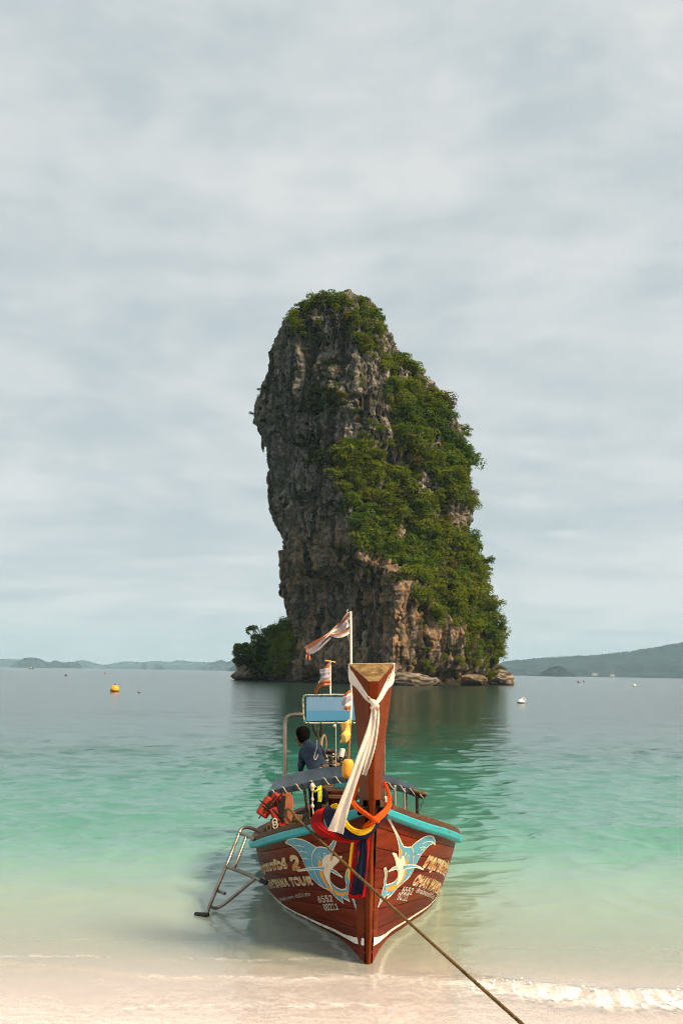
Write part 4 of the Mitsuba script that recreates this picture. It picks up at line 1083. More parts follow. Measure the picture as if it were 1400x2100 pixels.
obj('right_strand', strip(pts3([(770, 1689, 7.58), (781, 1682, 7.64), (795, 1668, 7.80), (803, 1653, 7.95), (802, 1635, 8.0), (797, 1618, 7.99), (790, 1602, 7.97)]), pts3([(765, 1678, 7.58), (776, 1668, 7.64), (787, 1658, 7.80), (793, 1647, 7.95), (793, 1632, 8.0), (789, 1617, 7.99), (785, 1604, 7.97)]), 2.5, 0.003, 0.30, n=60, m=36, seed=17), 'orange_cloth', ora, smooth=True)
obj('hanging_end', strip(pts3([(766, 1677, 7.575), (757, 1683, 7.575), (748, 1690, 7.585), (741, 1699, 7.60)]), pts3([(768, 1689, 7.565), (762, 1694, 7.565), (755, 1697, 7.575), (744, 1702, 7.595)]), 2, 0.008, 0.2, n=24, m=20, seed=18), 'orange_cloth', ora, smooth=True)
kn = at(768, 1681, 7.56)
obj('knot', cat(rbox(0.048, 0.045, 0.045, 0.02, kn), tube([kn + [-.03, .0, .016], kn + [0, -.030, .004], kn + [.03, 0, -.016]], [0.014, 0.019, 0.014], 9)), 'orange_cloth', ora, smooth=True)
obj('foot_wrap', strip(pts3([(733, 1606, 7.86), (757, 1608, 7.74), (768, 1607, 7.74), (787, 1603, 7.88)]), pts3([(733, 1628, 7.88), (757, 1640, 7.80), (768, 1640, 7.80), (787, 1620, 7.90)]), 1, 0.003, n=24, m=14, seed=19), 'red_cloth', ora, smooth=True) if False else None

# ------------------------------------------------------------------ mooring rope
def rope_color(p, n, uv):
    return mix((0.055, 0.034, 0.012), (0.15, 0.10, 0.042), noise(p.x * 50, p.y * 50, p.z * 50))


mat('rope_fibre', rope_color, 0.9, 0.15)
mat('pale_rope', (0.55, 0.46, 0.34), 0.9, 0.15)


def rope(pts, r, pitch=0.05, strands=3, n=10, dense=0.008):
    """Laid rope: strands twisted round each other along the curve."""
    p = catmull(pts, n) if len(pts) > 2 else np.asarray(pts, float)
    L_ = np.r_[0, np.cumsum(np.linalg.norm(np.diff(p, axis=0), axis=1))]
    m_ = max(8, int(L_[-1] / dense))
    s_ = np.linspace(0, L_[-1], m_)
    p = np.stack([np.interp(s_, L_, p[:, c_]) for c_ in range(3)], -1)
    t_, a_, b_ = frames(p)
    out = []
    for k in range(strands):
        ph = 2 * PI * (s_ / pitch + k / strands)
        out.append(tube(p + (a_ * np.cos(ph)[:, None] + b_ * np.sin(ph)[:, None]) * r * 0.52, r * 0.56, 6, spline=False))
    return cat(out)


r0, r1 = at(612, 1682, 8.62), at(1080, 2101, 4.35)
dirn = (r1 - r0)
end = r0 + dirn * 1.42
mid = [r0 + dirn * f + [0, 0, -0.02 * math.sin(PI * min(1, f / 1.42))] for f in np.linspace(0, 1.42, 7)]
ro = thing('mooring_rope', 'taut brown mooring rope running from the left bow rail across the stem to the beach', 'rope')
obj('line', rope(mid, 0.0088, 0.045, dense=0.009), 'rope_fibre', ro, smooth=True)
c = at(606, 1672, 8.66)
lp = [at(612, 1684, 8.62), at(606, 1690, 8.6), at(596, 1688, 8.66), at(587, 1676, 8.7), at(586, 1663, 8.72), at(592, 1659, 8.7), at(600, 1666, 8.66), at(608, 1678, 8.62), at(616, 1688, 8.56), at(607, 1690, 8.62)]
obj('loop', rope(lp, 0.012, 0.05), 'rope_fibre', ro, smooth=True)
obj('hitch', cat(*[tube([c + [0.02 * i - 0.02, 0.03, -0.05], c + [0.02 * i, -0.035, -0.03], c + [0.02 * i + 0.01, -0.01, 0.0]], 0.012, 7) for i in range(3)]), 'rope_fibre', ro, smooth=True)

# ------------------------------------------------------------------ stainless boarding ladder on the left side
scene['steel'] = {'type': 'principled', 'base_color': proc(lambda p, n, uv: mix((0.20, 0.16, 0.12), (0.36, 0.30, 0.25), noise(p.x * 12, p.y * 12, p.z * 12))), 'metallic': 0.9, 'roughness': 0.24}
mat('black_rubber', (0.012, 0.013, 0.012), 0.6, 0.4)
ld = thing('boarding_ladder', 'bent stainless tube boarding ladder hooked over the left side, its foot in the water', 'ladder')


def px3(rows):
    return [at(*q_) for q_ in rows]


obj('rail', tube(px3([(552, 1719, 10.6), (541, 1711, 10.5), (520, 1701, 10.35), (508, 1697.5, 10.28), (500, 1698, 10.24), (493, 1703, 10.2), (487, 1718, 10.15), (463, 1778, 9.97), (430, 1858, 9.60), (425, 1879, 9.44), (419, 1902, 9.38)]), 0.0165, 10, 8), 'steel', ld, smooth=True)
obj('rung', tube(px3([(491, 1709, 10.18), (522, 1721, 10.0)]), 0.0145, 10), 'steel', ld, smooth=True)
obj('rail', tube(px3([(505, 1714, 10.1), (501, 1726, 10.06), (480, 1782, 9.9)]), 0.0150, 10), 'steel', ld, smooth=True)
obj('rung', tube(px3([(463, 1777, 9.97), (500, 1791, 9.78), (541, 1809, 9.62)]), 0.0165, 10), 'steel', ld, smooth=True)
obj('rubber_stop', tube(px3([(534, 1806, 9.64), (547, 1812, 9.60)]), 0.021, 10), 'black_rubber', ld, smooth=True)
obj('strut', tube(px3([(522, 1803, 9.68), (490, 1830, 9.66), (462, 1853, 9.66), (449, 1861, 9.65), (440, 1863, 9.66), (430, 1859, 9.67)]), 0.0155, 10, 8), 'steel', ld, smooth=True)
obj('rung', tube(px3([(445, 1827, 9.78), (461, 1833, 9.68)]), 0.014, 10), 'steel', ld, smooth=True)
obj('foot_tread', tube(px3([(401, 1876, 9.50), (426, 1877, 9.42)]), 0.021, 12), 'black_rubber', ld, smooth=True)
# ------------------------------------------------------------------ canopy (part of the boat)
bumped('tarp', lambda p, n, uv: mix((0.009, 0.016, 0.026), (0.024, 0.037, 0.052), fbm(p.x * 5, p.y * 5, p.z * 5, 3)), 0.42, lambda p, n, uv: 0.004 * fbm(p.x * 7, p.y * 5, p.z * 7, 3), spec=0.2)
mat('black_pipe', lambda p, n, uv: mix((0.012, 0.010, 0.008), (0.06, 0.045, 0.03), smoothstep(0.55, 0.7, fbm(p.x * 30, p.y * 30, p.z * 30, 3))), 0.5, 0.4)
mat('grey_pipe', (0.30, 0.27, 0.23), 0.4, 0.5, metallic=0.4)
YF, YK = 10.7, 12.0
fr = catmull(px3([(549, 1626, YF), (575, 1618, YF), (610, 1610, YF), (650, 1600.5, YF), (683, 1595.5, YF), (712, 1593.5, YF), (750, 1596, YF), (786, 1604, YF), (819, 1611.5, YF), (846, 1620, YF), (866, 1627, YF)]), 8)
bk = catmull(px3([(563, 1600, YK), (585, 1591.5, YK), (628, 1580.5, YK), (672, 1573.5, YK), (704, 1572, YK), (740, 1576, YK), (785, 1588, YK), (819, 1598, YK), (846, 1611, YK), (858, 1618, YK)]), 8)
nq = 80
rs_ = lambda c_: c_[np.linspace(0, len(c_) - 1, nq).round().astype(int)]
fr_, bk_ = rs_(fr), rs_(bk)
w = np.linspace(0, 1, 16)[:, None, None]
top_ = fr_[None] * (1 - w) + bk_[None] * w
sag = -0.018 * np.sin(PI * w[..., 0]) * (0.6 + 0.5 * np.sin(np.linspace(0, 9 * PI, nq))[None] ** 2) + 0.012 * (nnoise(top_ * 3.0, 5) - 0.5)
top_ = top_ + np.stack([0 * sag, 0 * sag, sag], -1)
lip_f = top_[0] + np.array([0, -0.012, -0.045])
sheet = np.concatenate([lip_f[None], top_, top_[-1:] - [0, 0, 0.03]], 0)
under = sheet - np.array([0, 0, 0.012])
canopy = obj('canopy', cat(grid(sheet), grid(under, flip=True)), 'tarp', boat, smooth=40)
obj('front_pipe', tube(np.vstack([fr_ - [0, -0.01, 0.045], px3([(873, 1629.5, YF)])]), 0.017, 8, spline=False), 'black_pipe', canopy, smooth=True)
obj('back_pipe', tube(bk_ - [0, 0.02, 0.035], 0.015, 8, spline=False), 'black_pipe', canopy, smooth=True)
obj('pipe_end', tube(px3([(845, 1621, YF - .02), (858, 1625.5, YF - .02), (873, 1629, YF - .02)]), [0.018, 0.021, 0.018], 8), 'rope_fibre', canopy, smooth=True)
for i, t_ in enumerate(np.linspace(0.06, 0.97, 13)):
    c = fr_[int(t_ * (nq - 1))]
    obj('lashing', tube([c + [-0.03, 0.03, 0.004], c + [-0.01, -0.022, 0.006], c + [0.02, -0.034, -0.035], c + [0.045, -0.01, -0.062]], 0.004, 5), 'pale_rope', canopy, smooth=True)
for name, rows, r, m_ in [('canopy_post', [(562, 1627, YF), (562, 1660, YF), (563, 1705, YF)], 0.017, 'grey_pipe'), ('canopy_post', [(622, 1607, YF), (626, 1635, YF), (632, 1680, YF)], 0.014, 'black_pipe'), ('canopy_post', [(624, 1609, YF + .1), (627, 1640, YF + .1), (626, 1685, YF + .1)], 0.010, 'black_pipe'),
                          ('canopy_post', [(809, 1611, YF), (809.5, 1630, YF), (810, 1690, YF)], 0.016, 'grey_pipe'), ('canopy_post', [(828.5, 1617, YF), (829, 1640, YF), (830, 1695, YF)], 0.014, 'grey_pipe'), ('canopy_post', [(846, 1622, YF), (852, 1626, YF), (855, 1636, YF), (856, 1700, YF)], 0.018, 'black_pipe'),
                          ('canopy_post', [(583, 1596, YK), (584, 1640, YK), (585, 1690, YK)], 0.014, 'black_pipe'), ('canopy_post', [(832, 1606, YK), (832, 1640, YK), (831, 1690, YK)], 0.014, 'black_pipe')]:
    obj(name, tube(px3(rows), r, 8), m_, boat, smooth=True)
k = thing('hanging_cord', 'pale knotted cord hanging from the front of the canopy beside the pilot', 'cord')
cp = px3([(640, 1606, YF - .03), (641, 1620, YF - .03), (640, 1640, YF - .03), (641, 1655, YF - .03), (642, 1672, YF - .03)])
obj('line', rope(cp, 0.008, 0.03, dense=0.008), 'pale_rope', k, smooth=True)
for y_, r_ in ((1613, 0.026), (1619, 0.02), (1640, 0.016), (1654, 0.018)):
    m_ = trimesh.creation.icosphere(2, r_)
    m_.vertices = m_.vertices * [1, 1, 1.3] + at(640.5, y_, YF - .035)
    obj('knot', m_, 'pale_rope', k, smooth=True)
k = thing('dangling_string', 'thin dark string hanging in a loop from the right end of the canopy pipe', 'string')
obj('line', tube(px3([(868, 1629, YF), (866, 1640, YF), (868, 1646, YF), (863, 1652, YF), (862, 1664, YF)]), 0.0035, 5), 'black_rubber', k, smooth=True)

# ------------------------------------------------------------------ stern frame with the blue panel
YP = 12.9
obj('stern_frame', tube(px3([(584, 1660, YP), (584, 1560, YP), (584, 1492, YP), (585, 1480, YP), (589, 1471, YP), (598, 1467, YP), (612, 1466, YP), (622, 1466, YP)]), 0.027, 10), 'steel', boat, smooth=True)
obj('stern_frame', tube(px3([(787.5, 1660, YP), (787.5, 1560, YP), (787, 1492, YP), (785, 1480, YP), (780, 1471, YP), (770, 1467, YP), (752, 1466, YP)]), 0.020, 10), 'steel', boat, smooth=True)
pn = thing('blue_panel', 'light blue two tone sign panel laced into a tube frame at the stern', 'panel')
q0, q1, q2, q3 = px3([(628, 1429, YP), (752, 1430, YP), (752, 1477, YP), (628, 1479, YP)])
mat('panel_light', lambda p, n, uv: mix((0.11, 0.22, 0.36), (0.14, 0.26, 0.40), fbm(p.x * 4, p.y * 4, p.z * 4, 3)), 0.5, 0.35)
mat('panel_blue', lambda p, n, uv: mix((0.05, 0.19, 0.34), (0.065, 0.22, 0.38), fbm(p.x * 4, p.y * 4, p.z * 4, 3)), 0.5, 0.35)
mat('green_cord', (0.02, 0.12, 0.06), 0.8, 0.2)
mat('cream_tube', (0.40, 0.36, 0.29), 0.5, 0.4)


def plate(a, b, c_, d_, th, r=0.0):
    n_ = np.cross(b - a, d_ - a)
    n_ = n_ / np.linalg.norm(n_) * th / 2
    return trimesh.convex.convex_hull(np.array([v + s_ * n_ for v in (a, b, c_, d_) for s_ in (-1, 1)]))


mL, mR = q0 * 0.42 + q3 * 0.58, q1 * 0.42 + q2 * 0.58
obj('upper_field', plate(q0, q1, mR, mL, 0.012), 'panel_light', pn)
obj('lower_field', plate(mL, mR, q2, q3, 0.012), 'panel_blue', pn)
fp = px3([(630, 1425.5, YP), (690, 1425, YP), (748, 1426, YP), (755, 1430, YP), (756, 1450, YP), (755, 1476, YP), (750, 1482, YP), (690, 1483, YP), (632, 1483, YP), (624, 1478, YP), (621.5, 1452, YP), (622, 1430, YP), (630, 1425.5, YP)])
obj('frame', tube(fp, 0.010, 8, 6), 'cream_tube', pn, smooth=True)
fpp = catmull(fp, 6)
fc = fpp.mean(0)
for i in range(0, len(fpp) - 1, 3):
    a = fpp[i]
    inn = a + (fc - a) * np.array([0.035, 0, 0.10])
    obj('lacing', tube([a + [0, 0.02, 0], a + [0, -0.018, 0], inn + [0, -0.012, 0], inn + [0, 0.01, 0]], 0.0065, 5), 'green_cord', pn, smooth=True)
k = thing('rubber_loop', 'black rubber loop hanging under the blue panel', 'loop')
lp = px3([(643, 1486, YP), (645, 1496, YP), (650, 1508, YP), (654, 1511, YP), (658, 1506, YP), (660, 1495, YP), (660, 1485, YP)])
obj('loop', tube(lp, [0.026, 0.026, 0.022, 0.012, 0.022, 0.026, 0.026], 8), 'black_rubber', k, smooth=True)
obj('tie', tube(px3([(654, 1490, YP - .03), (651, 1504, YP - .03), (649, 1516, YP - .03)]), 0.006, 5), 'rope_fibre', k, smooth=True)
obj('tie', tube(px3([(650, 1506, YP - .04), (653, 1512, YP - .04), (655, 1519, YP - .04)]), 0.007, 5), 'rope_fibre', k, smooth=True)
k = thing('thin_pole', 'thin pale pole standing between the blue panel and the canopy', 'pole')
obj('pole', tube(px3([(688.5, 1483, YP), (688.5, 1530, YP), (688, 1600, YP)]), 0.0075, 6), 'cream_tube', k, smooth=True)
m_ = trimesh.creation.icosphere(2, 0.02)
m_.vertices += at(685.5, 1489, YP - .02)
obj('knob', m_, 'cream_tube', k, smooth=True)

# ------------------------------------------------------------------ flags
def flag_mesh(A, B, seed, amp=0.015, folds=1.5, tatter=0.0, n=44, m=20):
    return strip(A, B, folds, amp, 0, 0.003, n, m, 0.1, seed)


mat('pole_white', (0.60, 0.54, 0.46), 0.45, 0.4)
mat('pole_brown', (0.22, 0.09, 0.03), 0.5, 0.35)
f1 = thing('flag_pole', 'tall pole beside the prow, orange edged flag on top, two tattered flags lower', 'flagpole')
YG = 9.3
obj('pole', tube(px3([(718.5, 1254, YG), (719.5, 1320, YG), (720.5, 1400, YG), (720, 1440, YG), (718, 1485, YG)]), 0.0115, 8), 'pole_white', f1, smooth=True)
obj('lower_pole', tube(px3([(718, 1484, YG), (716, 1520, YG), (713.5, 1570, YG), (712.5, 1590, YG)]), 0.0125, 8), 'pole_brown', f1, smooth=True)
obj('hook', tube(px3([(717.5, 1256, YG), (714, 1257, YG), (711.5, 1254, YG), (713, 1249.5, YG)]), 0.004, 5), 'pole_white', f1, smooth=True)
up = [(716.5, 1258), (706, 1270), (692, 1280), (680, 1290), (668, 1303), (655, 1310), (640, 1318), (628, 1327)]
lo = [(717, 1290), (712, 1288), (704, 1296), (690, 1299), (678, 1303), (662, 1312), (648, 1328), (634, 1342)]
hang = lambda rows, y0: px3([(x, y, y0 + 0.10 * math.sin(i * 1.1)) for i, (x, y) in enumerate(rows)])
fl = obj('flag', flag_mesh(hang(up, YG), hang([(711, 1288.5), (703, 1294), (691, 1298.5), (679, 1302.5), (672, 1307), (662, 1317), (650, 1331), (634, 1345)], YG - .02), 31, 0.018, 2.0), 'flag_white', f1, smooth=True)
off = np.array([0, -0.035, 0])
obj('upper_edge', flag_mesh(hang(up, YG) + off, hang([(x - 1.0, y + 5.0) for x, y in up], YG) + off, 32, 0.006, 0.6, m=8), 'flag_orange', fl, smooth=True)
obj('fold', flag_mesh(px3([(717, 1289, YG - .05), (706, 1295, YG - .06), (692, 1299, YG - .06), (678, 1303, YG - .05)]), px3([(716, 1300, YG - .05), (705, 1306, YG - .07), (692, 1308, YG - .07), (678, 1305, YG - .05)]), 33, 0.010, 1.0, m=12), 'flag_white', fl, smooth=True)
obj('fold_edge', flag_mesh(px3([(717, 1288, YG - .07), (706, 1294.5, YG - .08), (692, 1298.5, YG - .08), (672, 1302.5, YG - .07), (655, 1309, YG - .06)]), px3([(717, 1292, YG - .07), (706, 1298, YG - .08), (692, 1301.5, YG - .08), (672, 1306, YG - .07), (655, 1312, YG - .06)]), 34, 0.004, 0.5, m=6), 'flag_orange', fl, smooth=True)
obj('stripe', flag_mesh(px3([(676, 1307, YG - .04), (664, 1318, YG - .05), (652, 1329, YG - .04), (640, 1338, YG - .03)]), px3([(680, 1308.5, YG - .04), (667, 1320.5, YG - .05), (655, 1332.5, YG - .04), (640, 1342, YG - .03)]), 35, 0.004, 0.5, m=6), 'flag_grey', fl, smooth=True)
for q_ in ([(629, 1328), (627, 1335), (629, 1340)], [(628, 1341), (626, 1347), (627, 1352)], [(633, 1344), (633, 1350), (634, 1354)], [(640, 1322), (634, 1325), (628, 1328)]):
    obj('frayed_end', flag_mesh(px3([(x, y, YG - .05) for x, y in q_]), px3([(x + 3.2, y + 1, YG - .05) for x, y in q_]), 36, 0.006, 0.7, n=14, m=8), 'flag_orange', fl, smooth=True)
obj('thread', tube(px3([(713.5, 1302, YG), (714, 1309, YG), (716.5, 1313, YG), (716.5, 1319, YG)]), 0.0025, 4), 'pale_rope', fl, smooth=True)
fl = obj('flag', flag_mesh(px3([(719, 1420, YG), (710, 1425, YG - .05), (702, 1432, YG)]), px3([(718, 1448, YG), (709, 1450, YG - .05), (701, 1455, YG)]), 37, 0.012, 1.3, n=24), 'flag_white', f1, smooth=True)
obj('top_stripe', flag_mesh(px3([(719.5, 1414, YG - .02), (711, 1420, YG - .07), (704, 1428, YG - .02)]), px3([(719, 1423, YG - .02), (710, 1426, YG - .07), (703, 1432, YG - .02)]), 38, 0.006, 0.7, n=20, m=8), 'flag_orange', fl, smooth=True)
obj('middle_stripe', flag_mesh(px3([(719, 1427, YG - .03), (710, 1431, YG - .08), (704, 1437, YG - .03)]), px3([(718.5, 1440, YG - .03), (709, 1443, YG - .08), (703, 1449, YG - .03)]), 39, 0.006, 0.8, n=20, m=8), 'flag_grey', fl, smooth=True)
obj('bottom_stripe', flag_mesh(px3([(718, 1447, YG - .02), (711, 1450, YG - .06), (704, 1452, YG - .02)]), px3([(717.5, 1457, YG - .02), (712, 1458, YG - .06), (705, 1455, YG - .02)]), 40, 0.008, 1, n=20, m=10), 'flag_orange', fl, smooth=True)
fl = obj('yellow_flag', flag_mesh(px3([(717, 1474, YG - .02), (710, 1480, YG - .05), (702, 1486, YG - .02)]), px3([(716.5, 1520, YG - .02), (708, 1521, YG - .06), (701, 1519, YG - .02)]), 41, 0.014, 1.6, n=24), 'flag_yellow', f1, smooth=True)
for x_ in (702, 706, 711, 699):
    obj('frayed_end', flag_mesh(px3([(x_, 1516, YG - .03), (x_ - 1.5, 1521, YG - .04), (x_ - 2.5, 1525, YG - .03)]), px3([(x_ + 3, 1516, YG - .03), (x_ + 1.5, 1521, YG - .04), (x_ - 1.2, 1525, YG - .03)]), 42, 0.004, 0.5, n=10, m=6), 'flag_yellow', fl, smooth=True)
f2 = thing('flag_pole', 'short pole on top of the blue panel with cross bar and torn striped flag', 'flagpole')
obj('pole', tube(px3([(676.5, 1355, YP), (677, 1400, YP), (677.5, 1426, YP)]), 0.0125, 8), 'pole_white', f2, smooth=True)
obj('cross_bar', tube(px3([(666, 1355, YP - .02), (677, 1356.5, YP - .03), (687.5, 1358.5, YP - .02)]), 0.008, 6), 'flag_yellow', f2, smooth=True)
fl = obj('flag', flag_mesh(px3([(676, 1368, YP), (667, 1371, YP - .04), (657, 1373, YP)]), px3([(676, 1396, YP), (667, 1397, YP - .04), (656, 1398, YP)]), 43, 0.014, 1.4, n=24), 'flag_white', f2, smooth=True)
obj('middle_stripe', flag_mesh(px3([(676, 1375, YP - .03), (667, 1377, YP - .07), (658, 1379, YP - .03)]), px3([(676, 1390, YP - .03), (667, 1391, YP - .07), (657.5, 1392, YP - .03)]), 44, 0.008, 1, n=20, m=10), 'flag_grey', fl, smooth=True)
obj('top_stripe', flag_mesh(px3([(676.5, 1358, YP - .01), (670, 1364, YP - .04), (664, 1369, YP)]), px3([(676, 1369, YP - .01), (670, 1370, YP - .04), (662, 1372, YP)]), 45, 0.008, 0.8, n=16, m=8), 'flag_orange', fl, smooth=True)
obj('bottom_stripe', flag_mesh(px3([(677, 1396, YP - .03), (665, 1396, YP - .08), (656, 1400, YP - .06), (648, 1411, YP - .02), (643, 1421, YP)]), px3([(677, 1405, YP - .03), (667, 1406, YP - .08), (659, 1409, YP - .06), (652, 1416, YP - .02), (648, 1425, YP)]), 46, 0.014, 1.2, n=30, m=14), 'flag_orange', fl, smooth=True)
obj('corner', flag_mesh(px3([(658, 1393, YP - .03), (653, 1398, YP - .03)]), px3([(660, 1398, YP - .03), (652, 1402, YP - .03)]), 47, 0.004, 0.5, n=10, m=6), 'flag_white', fl, smooth=True)
fb = thing('yellow_float', 'orange yellow plastic float stuck on the foot of the flag pole at the canopy edge', 'float')
mat('float_plastic', lambda p, n, uv: mix((0.66, 0.26, 0.012), (0.74, 0.36, 0.03), fbm(p.x * 8, p.y * 8, p.z * 8, 3)), 0.4, 0.4)
prof = np.array([(0.0, -0.098), (0.030, -0.097), (0.052, -0.080), (0.064, -0.05), (0.066, 0.0), (0.066, 0.045), (0.058, 0.078), (0.040, 0.094), (0.014, 0.098), (0.0, 0.098)]) * [0.80, 0.88]
m_ = trimesh.creation.revolve(prof, sections=28)
m_.apply_transform(trimesh.transformations.rotation_matrix(0.06, [0, 1, 0]))
m_.apply_translation(at(712.8, 1577, 9.27))
obj('body', m_, 'float_plastic', fb, smooth=True)
obj('cap', trimesh.creation.cylinder(0.016, 0.02, sections=12, transform=trimesh.transformations.translation_matrix(at(713.3, 1562, 9.27))), 'float_plastic', fb, smooth=30)

# ------------------------------------------------------------------ life jackets and the board at the left end of the canopy
def jacket_color(p, n, uv):
    return mix((0.21, 0.012, 0.005), (0.32, 0.028, 0.007), fbm(p.x * 20, p.y * 20, p.z * 20, 3))


bumped('jacket_orange', jacket_color, 0.7, lambda p, n, uv: 0.003 * fbm(p.x * 40, p.y * 40, p.z * 40, 2), spec=0.3)
mat('black_strap', (0.010, 0.009, 0.009), 0.7, 0.25)


def pad(cx, cy, Yd, w_, h_, ang, th=0.05, yaw=0.0):
    a_ = math.radians(ang)
    R_ = np.array([[math.cos(a_), 0, math.sin(a_)], [0, 1, 0], [-math.sin(a_), 0, math.cos(a_)]])
    Rz = np.array([[math.cos(yaw), -math.sin(yaw), 0], [math.sin(yaw), math.cos(yaw), 0], [0, 0, 1]])
    return rbox(w_, th, h_, 0.018, at(cx, cy, Yd), Rz @ R_)


jk = thing('life_jacket', 'orange life jacket with black straps hanging tilted at the left end of the canopy', 'life jacket', None)
YJ = 10.55
obj('front_panel', pad(546, 1656, YJ, 0.13, 0.20, 32, 0.06, 0.3), 'jacket_orange', jk, smooth=40)
obj('side_panel', pad(560, 1648, YJ + .02, 0.12, 0.21, 38, 0.06, -0.2), 'jacket_orange', jk, smooth=40)
for (x, y, ww, hh, an) in [(545, 1650, .15, .014, 32), (550, 1661, .15, .014, 32), (541, 1662, .012, .20, 30), (553, 1651, .014, .22, 34), (563, 1652, .14, .014, 40), (567, 1643, .014, .2, 36)]:
    obj('strap', pad(x, y, YJ - .035, ww, hh, an, 0.012, 0.1), 'black_strap', jk, smooth=30)
jk = thing('life_jacket', 'dark red life jacket with crossed black straps, standing below the tilted one', 'life jacket', None)
obj('front_panel', pad(572, 1678, YJ - .02, 0.13, 0.24, -24, 0.06, 0.2), 'jacket_orange', jk, smooth=40)
obj('back_panel', pad(570, 1640, YJ + .10, 0.16, 0.10, -20, 0.05, 0.0), 'jacket_orange', jk, smooth=40)
for (x, y, ww, hh, an) in [(571, 1672, .17, .018, 42), (573, 1685, .17, .018, -42), (574, 1664, .018, .24, -20), (566, 1690, .14, .018, 35), (579, 1655, .05, .22, 4)]:
    obj('strap', pad(x, y, YJ - .055, ww, hh, an, 0.012, 0.1), 'black_strap', jk, smooth=30)
k = thing('paddle_board', 'rounded red brown wooden board hanging beside the life jackets', 'board')
mat('redbrown_board', lambda p, n, uv: mix((0.24, 0.07, 0.03), (0.34, 0.12, 0.06), fbm(p.x * 10, p.y * 10, p.z * 30, 3)), 0.5, 0.3)
c = at(590, 1658, YJ - .03)
a_ = np.linspace(0, 2 * PI, 32, endpoint=False)
ol = np.stack([0.055 * np.sign(np.cos(a_)) * np.abs(np.cos(a_)) ** 0.8, 0 * a_, 0.155 * np.sign(np.sin(a_)) * np.abs(np.sin(a_)) ** 0.75], -1) + c
obj('blade', trimesh.convex.convex_hull(np.vstack([ol + [0, .012, 0], ol - [0, .012, 0], (ol - c) * 0.9 + c - [0, .018, 0]])), 'redbrown_board', k, smooth=40)
obj('cord', tube([c + [0.03, -.01, .13], c + [0.045, 0, .17], c + [0.04, 0, .21]], 0.005, 5), 'black_strap', k, smooth=True)
k = thing('shackle_bundle', 'black strap with pale shackles tied to the left gunwale below the canopy post', 'fittings')
for (x, y, r_, m_) in [(561, 1692, .035, 'black_strap'), (565, 1686, .03, 'black_strap'), (560, 1684, .028, 'black_strap')]:
    s_ = trimesh.creation.icosphere(2, r_)
    s_.vertices = s_.vertices * (1 + 0.3 * (nnoise(s_.vertices * 40, 3)[:, None] - .5)) * [0.7, .8, 1.3] + at(x, y, YJ - .1)
    obj('strap', s_, m_, k, smooth=True)
for (x, y) in [(563, 1686), (564, 1693), (551, 1698)]:
    q_ = at(x, y, YJ - .15)
    ring_ = [q_ + [0.022 * math.cos(t_), -0.004, 0.032 * math.sin(t_)] for t_ in np.linspace(0, 2 * PI, 13)]
    obj('ring', tube(ring_, 0.008, 6, 3), 'cream_tube' if x > 552 else 'rope_fibre', k, smooth=True)

# ------------------------------------------------------------------ engine on its swivel at the stern, and what stands in front of it
en = thing('boat_engine', 'greasy dark car engine mounted on a swivel at the stern behind the pilot', 'engine')
mat('engine_dark', lambda p, n, uv: mix((0.010, 0.009, 0.008), (0.07, 0.05, 0.035), smoothstep(0.45, 0.7, fbm(p.x * 18, p.y * 18, p.z * 18, 3))), 0.45, 0.5)
mat('engine_metal', lambda p, n, uv: mix((0.16, 0.12, 0.08), (0.45, 0.38, 0.30), noise(p.x * 30, p.y * 30, p.z * 30)), 0.4, 0.5, metallic=0.7)
mat('filter_white', (0.50, 0.46, 0.40), 0.5, 0.4)
mat('tan_pipe', (0.36, 0.22, 0.11), 0.55, 0.4)
YE = 13.9
ec = at(685, 1558, YE)
obj('block', rbox(0.34, 0.50, 0.20, 0.02, ec + [0, .1, -.02]), 'engine_dark', en, smooth=30)
obj('valve_cover', tube(px3([(664, 1542, YE - .1), (676, 1541.5, YE - .1), (691, 1541.5, YE - .1)]), 0.034, 12), 'engine_dark', en, smooth=True)
obj('sump', rbox(0.26, 0.40, 0.14, 0.02, ec + [0, .1, -.17]), 'engine_dark', en, smooth=30)
cyl = lambda x, y, r_, l_, ax=(0, 1, 0): trimesh.creation.cylinder(r_, segment=[at(x, y, YE - .22) - np.array(ax) * l_ / 2, at(x, y, YE - .22) + np.array(ax) * l_ / 2], sections=18)
obj('air_filter', cyl(700.5, 1545, 0.038, 0.12, (0.2, .3, .9)), 'filter_white', en, smooth=30)
for (x, y, r_) in [(672, 1558, .040), (684, 1562, .052), (694, 1556, .034), (700, 1563, .030), (667, 1566, .030)]:
    p_ = obj('pulley', cyl(x, y, r_, 0.045), 'engine_dark', en, smooth=30)
    obj('hub', cyl(x, y, r_ * 0.45, 0.065), 'engine_metal', p_, smooth=30)
for rows in ([(661, 1549, YE - .2), (668, 1550, YE - .26), (671, 1556, YE - .26), (668, 1561, YE - .2)], [(692, 1552, YE - .2), (699, 1551, YE - .25), (704, 1555, YE - .2)], [(673, 1550, YE - .2), (682, 1553, YE - .26), (690, 1549, YE - .2)], [(676, 1566, YE - .2), (684, 1570, YE - .26), (693, 1567, YE - .2)]):
    obj('hose', tube(px3(rows), 0.012, 7), 'engine_metal', en, smooth=True)
rs = np.random.default_rng(3)
for i in range(26):
    x, y = rs.uniform(663, 706), rs.uniform(1546, 1573)
    obj('fitting', rbox(*(rs.uniform(.015, .045, 3)), 0.005, at(x, y, YE - .24 + rs.uniform(-.02, .05))), ('engine_metal', 'engine_dark', 'engine_metal', 'filter_white')[i % 4] if i % 7 else 'tan_pipe', en, smooth=30)
obj('steering_handle', tube(px3([(659, 1552, YE), (658, 1530, YE), (660, 1516, YE), (665, 1507, YE)]), [0.022, 0.022, 0.019, 0.014], 9), 'tan_pipe', en, smooth=True)
